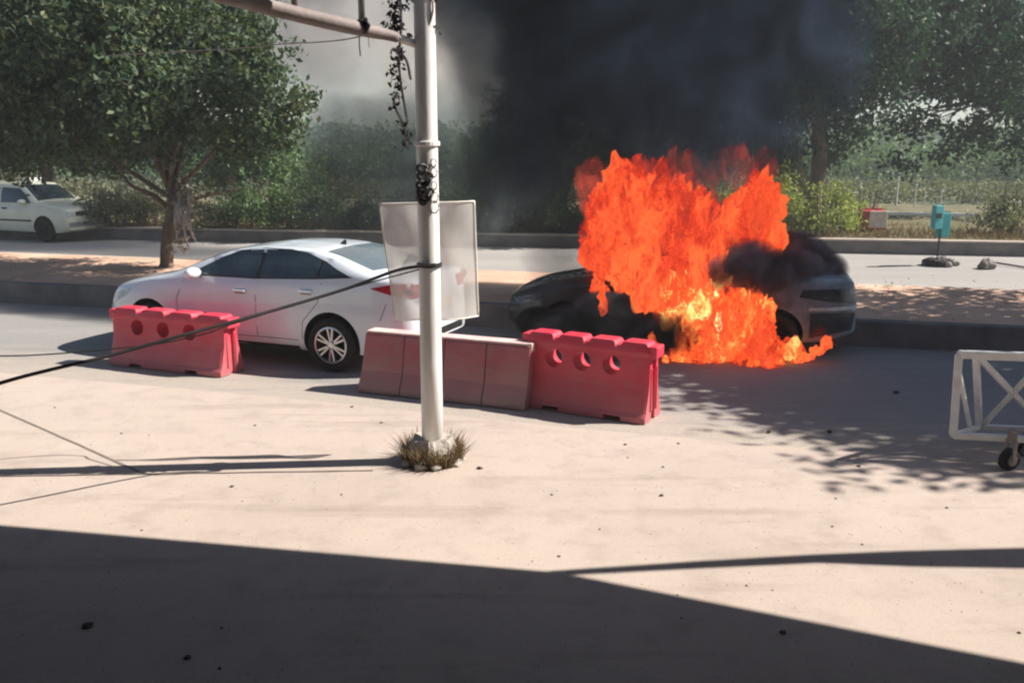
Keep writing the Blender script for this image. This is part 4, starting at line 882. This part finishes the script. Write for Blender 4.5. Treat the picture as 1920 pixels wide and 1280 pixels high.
# ------------------------------------------------------------------ debris on the pavement
DB = [(165, 1178, .030, 'dark stone lying in the shade at lower left'), (352, 1237, .018, 'tiny dark chip near the bottom edge in the shade'), (435, 915, .016, 'small brown chip in the sun below the pole shadow'), (1468, 1190, .017, 'dark pebble at the slanting shadow edge'),
      (1048, 1046, .010, 'tiny reddish pebble just above the shadow corner'), (1240, 932, .016, 'brown leaf scrap on the sunny pavement right of the pole'), (1680, 738, .030, 'dark lump on the shaded road right of the flames'), (1442, 812, .022, 'dark pebble on the dappled shade line'), (1555, 812, .024, 'second dark pebble further right on the dappled shade line'),
      (1172, 836, .014, 'small chip below the foot of the bright red barrier'), (1272, 834, .012, 'pale chip right of the foot of the bright red barrier'), (1610, 877, .016, 'dark pebble at the tip of the barricade shadow'), (1910, 1190, .010, 'tiny pebble by the right edge of the picture'), (900, 881, .022, 'brown clod beside the pole footing'),
      (660, 765, .016, 'grey chip before the left end of the long barrier'), (715, 795, .014, 'dark chip left of the pole footing'), (478, 800, .012, 'faint chip on the sunlit slab'), (228, 815, .011, 'small chip beside the pavement joint'), (1872, 872, .013, 'small pebble beside the barricade wheel'),
      (1775, 955, .010, 'pale crumb on the sunny pavement under the barricade shadow'), (640, 930, .009, 'tiny crumb on the sunny pavement below the pole shadow'), (1560, 990, .009, 'faint crumb in the middle of the sunny pavement')]
M['grit'] = mat('grit', (.10, .075, .06), (.04, .03, .03), .95, scale=30, bump=.4)
for k, (px, py, r_, lab) in enumerate(DB):
    g = G(px, py); me = rock_mesh(r_, 60 + k, .55, 2); me.materials.append(M['grit']); ob('pebble', me, None, (g.x, g.y, .012 + r_ * .22), (0, 0, k), label=lab, category='pebble', group='pebbles and scraps on the ground')
# fine grit, one scattered mass
vs = []; fs = []
for i in range(2600):
    x = random.uniform(-6, 6); y = random.uniform(3.2, 9); r_ = random.uniform(.0015, .0055) * (1 + 2.0 * (random.random() < .02)); k = len(vs); a = random.random() * 2
    if y > 9.9 - .296 * (x + 5.8): continue
    vs += [(x + r_ * math.cos(a + b), y + r_ * math.sin(a + b), .012) for b in (0, 2.1, 4.2)] + [(x, y, .012 + r_ * .8)]; fs += [(k, k + 1, k + 3), (k + 1, k + 2, k + 3), (k + 2, k, k + 3)]
ob('grit', mkmesh('grit', vs, fs, [M['grit']]), None, kind='stuff', label='fine dark grit sprinkled over the pavement', category='grit')

# ------------------------------------------------------------------ fire
def lumps(name, blobs, voxel, disp, sc, mat_, parent, origin, stretch=.6, seed=0, sub=2):
    bm = bmesh.new()
    for c, r in blobs:
        mtx = Matrix.Translation(Vector(c) - origin) @ Matrix.Diagonal((*r, 1)); bmesh.ops.create_icosphere(bm, subdivisions=sub, radius=1, matrix=mtx)
    me = bpy.data.meshes.new(name); bm.to_mesh(me); bm.free(); o = bpy.data.objects.new(name, me); COL.objects.link(o)
    rm = o.modifiers.new('r', 'REMESH'); rm.mode = 'VOXEL'; rm.voxel_size = voxel
    bpy.context.view_layer.update(); nm = bpy.data.meshes.new_from_object(o.evaluated_get(bpy.context.evaluated_depsgraph_get())); o.modifiers.clear(); o.data = nm
    if disp:
        nrm = [v.normal.copy() for v in nm.vertices]; S_ = Vector((seed * 3.1, seed * 1.7, 0))
        for v, n_ in zip(nm.vertices, nrm):
            p = Vector((v.co.x * sc, v.co.y * sc, v.co.z * sc * stretch)) + S_; w1 = noise.noise_vector(p * .7) * .6
            d = noise.fractal(p + w1, .62, 2.2, 5); rid = 1 - abs(noise.noise(p * 1.7 + w1)) * 2.2
            up = max(0, n_.z)
            q = Vector((v.co.x * sc * 2.6, v.co.y * sc * 2.6, v.co.z * sc * 1.2)) + S_; tg = max(0, noise.noise(q + w1)) * max(0, .5 + n_.z)
            v.co += n_ * disp * (d * 1.1 + .35 * rid) + Vector((.25 * tg * disp, 0, disp * .9 * max(0, d) * (.4 + up) + disp * 0.75 * tg))
    nm.materials.clear(); nm.materials.append(mat_); nm.polygons.foreach_set('use_smooth', [True] * len(nm.polygons)); nm.name = name
    o.parent = parent; return o
def flame_mat(name, stops, strength, cover, sc, seed, bigk=1.2, soft=3.2, edgep=2.0, amax=1.0):
    m, t, b, o = nodes(name); t.nodes.remove(b)
    tc = N(t, 'ShaderNodeTexCoord').outputs['Object']
    mp = N(t, 'ShaderNodeMapping'); mp.inputs['Scale'].default_value = (1, 1, .44); mp.inputs['Location'].default_value = (seed, seed * 2, 0); t.links.new(tc, mp.inputs[0]); v = mp.outputs[0]
    wz = N(t, 'ShaderNodeTexNoise'); wz.inputs['Scale'].default_value = sc * .55; wz.inputs['Detail'].default_value = 3; t.links.new(v, wz.inputs['Vector'])
    vm = N(t, 'ShaderNodeVectorMath', operation='MULTIPLY_ADD'); t.links.new(wz.outputs['Color'], vm.inputs[0]); vm.inputs[1].default_value = (.75, .75, .75); t.links.new(v, vm.inputs[2])
    n1 = N(t, 'ShaderNodeTexNoise'); n1.inputs['Scale'].default_value = sc; n1.inputs['Detail'].default_value = 5; n1.inputs['Roughness'].default_value = .62; t.links.new(vm.outputs[0], n1.inputs['Vector'])
    rid = math_(t, 'SUBTRACT', 1.0, math_(t, 'MULTIPLY', math_(t, 'ABSOLUTE', math_(t, 'SUBTRACT', n1.outputs[0], .5)), 7.0), True)   # bright filaments
    n2 = N(t, 'ShaderNodeTexNoise'); n2.inputs['Scale'].default_value = sc * .38; n2.inputs['Detail'].default_value = 4; t.links.new(vm.outputs[0], n2.inputs['Vector'])
    n3 = N(t, 'ShaderNodeTexNoise'); n3.inputs['Scale'].default_value = 1.5; n3.inputs['Detail'].default_value = 2; t.links.new(v, n3.inputs['Vector'])
    big = math_(t, 'MULTIPLY', math_(t, 'SUBTRACT', n3.outputs[0], .5), bigk)
    val = math_(t, 'ADD', math_(t, 'ADD', math_(t, 'MULTIPLY', rid, .36), big), math_(t, 'ADD', .42, math_(t, 'MULTIPLY', math_(t, 'SUBTRACT', n2.outputs[0], .5), 1.7)))
    col = ramp(t, val, stops); em = N(t, 'ShaderNodeEmission'); t.links.new(col, em.inputs[0]); em.inputs[1].default_value = strength
    tp = N(t, 'ShaderNodeBsdfTransparent'); lw = N(t, 'ShaderNodeLayerWeight'); lw.inputs[0].default_value = .5
    edge = math_(t, 'SUBTRACT', 1.0, math_(t, 'POWER', lw.outputs['Facing'], edgep), True)
    al = math_(t, 'MULTIPLY', math_(t, 'MULTIPLY', math_(t, 'SUBTRACT', val, 1 - cover), soft, True), math_(t, 'MULTIPLY', edge, amax, True), True)
    mx = N(t, 'ShaderNodeMixShader'); t.links.new(al, mx.inputs[0]); t.links.new(tp.outputs[0], mx.inputs[1]); t.links.new(em.outputs[0], mx.inputs[2]); t.links.new(mx.outputs[0], o.inputs[0])
    m.cycles.emission_sampling = 'NONE'; return m
FM_outer = flame_mat('flame_red', [(.24, (.08, .005, .005)), (.48, (.36, .014, .010)), (.7, (.92, .062, .019)), (1, (1.0, .15, .038))], .52, .66, 6.5, 1, 2.3, 2.6, 1.5, 1.7)
FM_mid = flame_mat('flame_orange', [(.25, (.22, .008, .006)), (.48, (.66, .032, .012)), (.75, (1.0, .095, .026)), (1, (1.0, .17, .042))], .56, .66, 8.5, 5, 1.5, 2.8, 1.6, 1.7)
FM_hot = flame_mat('flame_yellow', [(.28, (.26, .010, .006)), (.5, (.85, .06, .014)), (.76, (1.0, .16, .03)), (1.0, (1.0, .60, .17))], .70, .74, 9.0, 9, 1.2, 3.0, 1.8, 1.8)
bc = Vector(loc2); FY = bc.y
fire = thing('fire', 'bright orange flames rising over the burning sedan', 'fire', (bc.x, bc.y, .012)); fo = Vector(fire.location)
def fb(px, py, rx, ry=None, dY=0, yr=None):
    Y = FY - .55 + dY; ry = ry or rx; k = Y / FPX; return (W(px, py, Y), (rx * k, (yr or min(rx, ry)) * k * 1.1, ry * k))
FM_core = flame_mat('flame_core', [(.2, (.9, .10, .02)), (.45, (1, .28, .05)), (.8, (1, .62, .18)), (1, (1, .8, .4))], .85, .60, 8, 17, 1.6, 2.2, 1.2, 1.3)
FM_halo = flame_mat('flame_halo', [(.2, (.20, .008, .006)), (.6, (.60, .04, .03)), (1, (.85, .10, .06))], .45, .66, 2.6, 13, 1.8, 1.3, .35, .75)
outer = [fb(1160, 405, 50, 62, .4), fb(1215, 390, 52, 60, .3), fb(1140, 470, 40, 56, .3), fb(1200, 490, 58, 62, .2), fb(1260, 430, 50, 70, .1), fb(1300, 420, 38, 45, .4), fb(1330, 455, 50, 32, .2), fb(1385, 435, 42, 34, .2), fb(1420, 405, 38, 46, .3), fb(1432, 455, 28, 42, .2),
         fb(1200, 560, 46, 30, .1), fb(1125, 545, 13, 30, .0), fb(1132, 575, 8, 20, 0), fb(1275, 505, 46, 42, 0), fb(1445, 490, 13, 30, .2), fb(1455, 515, 9, 20, .2), fb(1420, 375, 30, 22, .3), fb(1108, 420, 14, 34, .4), fb(1170, 345, 26, 20, .4), fb(1235, 345, 18, 22, .4)]
mid = [fb(1150, 430, 34, 50, 0), fb(1200, 415, 44, 50, -.1), fb(1180, 500, 38, 46, -.1), fb(1250, 470, 40, 62, -.1), fb(1310, 455, 36, 28, -.1), fb(1370, 440, 34, 24, 0), fb(1420, 410, 27, 36, 0), fb(1432, 450, 19, 30, 0), fb(1262, 405, 26, 36, 0), fb(1225, 545, 30, 20, -.2), fb(1250, 545, 40, 30, -.6), fb(1285, 520, 36, 34, -.6), fb(1225, 565, 30, 16, -.7), fb(1330, 495, 34, 24, -.5),
       fb(1118, 480, 15, 36, 0), fb(1120, 540, 8, 26, -.1), fb(1130, 572, 5, 18, -.1), fb(1450, 480, 9, 18, 0)]
hot = [fb(1285, 560, 40, 34, -.5), fb(1335, 555, 42, 38, -.5), fb(1320, 605, 46, 34, -.6), fb(1378, 590, 38, 44, -.6), fb(1245, 572, 30, 16, -.5), fb(1405, 640, 26, 34, -.7), fb(1330, 640, 26, 22, -.7), fb(1290, 666, 26, 16, -.7), fb(1262, 686, 18, 7, -.7), fb(1315, 688, 34, 7, -.75), fb(1410, 680, 22, 14, -.8), fb(1438, 692, 28, 7, -.8),
       fb(1465, 666, 12, 12, -.8), fb(1482, 656, 7, 9, -.8), fb(1385, 540, 26, 28, -.4), fb(1420, 600, 20, 34, -.6), fb(1300, 640, 24, 26, -.6), fb(1370, 640, 30, 30, -.7), fb(1255, 600, 22, 18, -.5), fb(1216, 572, 12, 6, -.5), fb(1340, 520, 22, 18, -.4)]
halo = [fb(1150, 325, 22, 18, .7), fb(1290, 325, 26, 28, .7), fb(1395, 325, 34, 30, .7), fb(1250, 345, 50, 40, .7), fb(1110, 370, 20, 34, .7), fb(1190, 350, 60, 40, .6), fb(1340, 330, 26, 20, .8), fb(1440, 380, 34, 46, .6), fb(1190, 600, 34, 24, .1), fb(1250, 520, 60, 40, .5), fb(1320, 400, 50, 40, .7), fb(1400, 500, 50, 20, .4), fb(1420, 560, 24, 40, -.3), fb(1270, 680, 50, 16, -.5), fb(1225, 685, 20, 8, -.5), fb(1500, 676, 40, 12, -.6), fb(1370, 460, 80, 40, .5)]
lumps('flame', halo, .04, .16, 2.6, FM_halo, fire, fo, .6, 11)
lumps('flame', outer, .03, .17, 4.2, FM_outer, fire, fo, .5, 1)
lumps('flame', [(c + Vector((.03, .3, .0)), tuple(x * 1.0 for x in r)) for c, r in outer], .035, .15, 3.6, FM_outer, fire, fo, .5, 31)
lumps('flame', mid, .026, .15, 5.0, FM_mid, fire, fo, .5, 2)
lumps('flame', hot, .024, .13, 5.6, FM_hot, fire, fo, .5, 3)
lumps('flame', [fb(1312, 578, 13, 20, -.72), fb(1298, 592, 13, 9, -.72), fb(1330, 552, 7, 14, -.66), fb(1352, 606, 9, 9, -.76)], .02, .10, 7.5, FM_core, fire, fo, .5, 41)
lumps('flame', [(c + Vector((.0, .18, .03)), tuple(x * .75 for x in r)) for c, r in hot], .03, .10, 5.0, FM_mid, fire, fo, .6, 7)
lumps('flame', [fb(1438, 655, 18, 30, -.95), fb(1452, 676, 16, 16, -1.0)], .022, .10, 6.5, FM_mid, fire, fo, .5, 43)
for k, (px, py, rx, ry) in enumerate(((1512, 668, 18, 6), (1533, 658, 14, 6), (1551, 648, 8, 7), (1494, 676, 14, 5), (1222, 640, 4, 24), (1216, 656, 10, 6), (1338, 688, 30, 6), (1130, 565, 6, 32))):
    lumps('flame', [fb(px, py, rx, ry, -.8)], .016, .05, 9, FM_mid if k != 5 else FM_outer, fire, fo, .6, 20 + k)

# ------------------------------------------------------------------ smoke
def smoke_obj(name, lab, blobs, dens, color, seed, amp, aniso=0.1, nsc=.55, voxel=.35):
    m, t, b, o = nodes(name + '_volume'); t.nodes.remove(b)
    pos = N(t, 'ShaderNodeNewGeometry').outputs['Position']
    wn = N(t, 'ShaderNodeTexNoise'); wn.inputs['Scale'].default_value = nsc; wn.inputs['Detail'].default_value = 4; wn.inputs['Roughness'].default_value = .6
    mp = N(t, 'ShaderNodeMapping'); mp.inputs['Location'].default_value = (seed, 0, seed); t.links.new(pos, mp.inputs[0]); t.links.new(mp.outputs[0], wn.inputs['Vector'])
    tot = None
    for c, r in blobs:
        sv = N(t, 'ShaderNodeVectorMath', operation='SUBTRACT'); t.links.new(pos, sv.inputs[0]); sv.inputs[1].default_value = tuple(c)
        dv = N(t, 'ShaderNodeVectorMath', operation='DIVIDE'); t.links.new(sv.outputs[0], dv.inputs[0]); dv.inputs[1].default_value = tuple(r)
        ln = N(t, 'ShaderNodeVectorMath', operation='LENGTH'); t.links.new(dv.outputs[0], ln.inputs[0])
        f = math_(t, 'SUBTRACT', 1.0, ln.outputs['Value'], True)
        tot = f if tot is None else math_(t, 'ADD', tot, f)
    nz = math_(t, 'MULTIPLY', math_(t, 'SUBTRACT', wn.outputs[0], .52), amp)
    d = math_(t, 'ADD', math_(t, 'MULTIPLY', tot, 2.2), nz); edge = math_(t, 'MULTIPLY', tot, 8.0, True)
    d = math_(t, 'MULTIPLY', math_(t, 'MULTIPLY', math_(t, 'SUBTRACT', d, .25), 1.0, True), math_(t, 'MULTIPLY', edge, dens))
    pv = N(t, 'ShaderNodeVolumePrincipled'); pv.inputs['Color'].default_value = (*color, 1); pv.inputs['Anisotropy'].default_value = aniso
    cn_ = tex(t, nsc * 1.3, 5, .62, obj=False, dist=1.0); t.links.new(ramp(t, cn_, [(.36, tuple(x * .35 for x in color)), (.52, color), (.70, tuple(min(.9, x * 3.4) for x in color))]), pv.inputs['Color'])  # random variation for wisps; also puts lit billow edges into the colour
    t.links.new(d, pv.inputs['Density']); t.links.new(pv.outputs[0], o.inputs['Volume'])
    org = Vector(blobs[0][0]); ob_ = lumps(name, blobs, voxel, 0, 1, m, None, org); ob_.location = org
    ob_['kind'] = 'stuff'; ob_['label'] = lab; ob_['category'] = 'smoke'; return ob_
def sb(px, py, Y, rx, ry=None, yr=None):
    k = Y / FPX; ry = ry or rx; return (W(px, py, Y), (rx * k, (yr or rx) * k, ry * k))
smoke_obj('smoke_plume', 'thick blue-black smoke plume billowing up from the burning sedan', [sb(1330, 470, 12.2, 150, 110, 90), sb(1210, 330, 12.4, 190, 150, 120), sb(1090, 210, 13, 230, 190, 150), sb(1260, 120, 13, 260, 220, 170), sb(1400, 250, 12.8, 150, 130, 90),
    sb(1010, 60, 14, 230, 200, 170), sb(1300, -120, 14, 330, 260, 200), sb(1000, -160, 15, 300, 240, 200), sb(1480, 60, 14, 190, 210, 120), sb(1500, 500, 11.6, 85, 60, 60), sb(1040, 430, 12.6, 110, 170, 70), sb(930, 200, 14, 130, 190, 100), sb(900, 20, 14.5, 150, 170, 120), sb(950, 330, 14, 120, 130, 90)], 2.0, (.030, .044, .070), 3, 3.6, nsc=.7)
smoke_obj('smoke_puff', 'grey mauve smoke puff rolling over the boot of the burning car', [sb(1365, 512, FY - 1.2, 66, 46, 55), sb(1430, 515, FY - 1.2, 76, 46, 60), sb(1490, 500, FY - .9, 70, 42, 60), sb(1540, 500, FY - .4, 56, 40, 80), sb(1470, 470, FY, 100, 50, 110), sb(1390, 480, FY - .6, 80, 44, 110)], 15.0, (.16, .14, .17), 5, .8, nsc=1.8, voxel=.12)
smoke_obj('smoke_shroud', 'black sooty smoke wrapped around the front half of the burning car', [sb(1060, 610, FY - .9, 80, 40, 90), sb(1005, 605, FY - .7, 46, 36, 80), sb(1150, 612, FY - 1.1, 100, 56, 90), sb(1250, 625, FY - 1.15, 80, 54, 70), sb(1460, 655, FY - 1.0, 60, 36, 60), sb(1130, 570, FY - 1.1, 80, 30, 80), sb(1130, 560, FY - .1, 80, 34, 60), sb(1130, 610, FY - .9, 100, 50, 50)], 20.0, (.03, .032, .04), 9, 1.4, nsc=1.3, voxel=.15)
smoke_obj('smoke_drift', 'thinner grey smoke drifting left behind the pole and banner', [sb(880, 300, 16.5, 190, 170, 110), sb(640, 270, 18.5, 90, 110, 70), sb(740, 250, 18.5, 110, 100, 70), sb(720, 320, 18, 170, 150, 100), sb(640, 370, 18, 130, 110, 70), sb(660, 250, 18.5, 110, 80, 70), sb(820, 400, 16.5, 150, 90, 70)], 1.05, (.075, .095, .105), 8, 1.6, voxel=.4)
smoke_obj('smoke_haze_veil', 'pale brownish smoke veil high above the left of the pole', [sb(700, 90, 22, 300, 170, 160), sb(520, 40, 24, 260, 150, 160), sb(850, 120, 20, 180, 140, 120), sb(600, -120, 24, 400, 200, 200)], .40, (.80, .72, .66), 12, 1.0, voxel=.5)

# ------------------------------------------------------------------ haze: an even box of air round everything
hz = MB(); hz.box((0, 95, 6.5), (500, 330, 15.5)); hm_, t, b, o = nodes('haze_air'); t.nodes.remove(b)
pv = N(t, 'ShaderNodeVolumePrincipled'); pv.inputs['Color'].default_value = (.80, .88, .92, 1); pv.inputs['Density'].default_value = .0021; pv.inputs['Anisotropy'].default_value = .2; t.links.new(pv.outputs[0], o.inputs['Volume'])
hz.build('haze', hm_, None, kind='stuff', label='thin pale haze in the air over the whole place', category='haze')
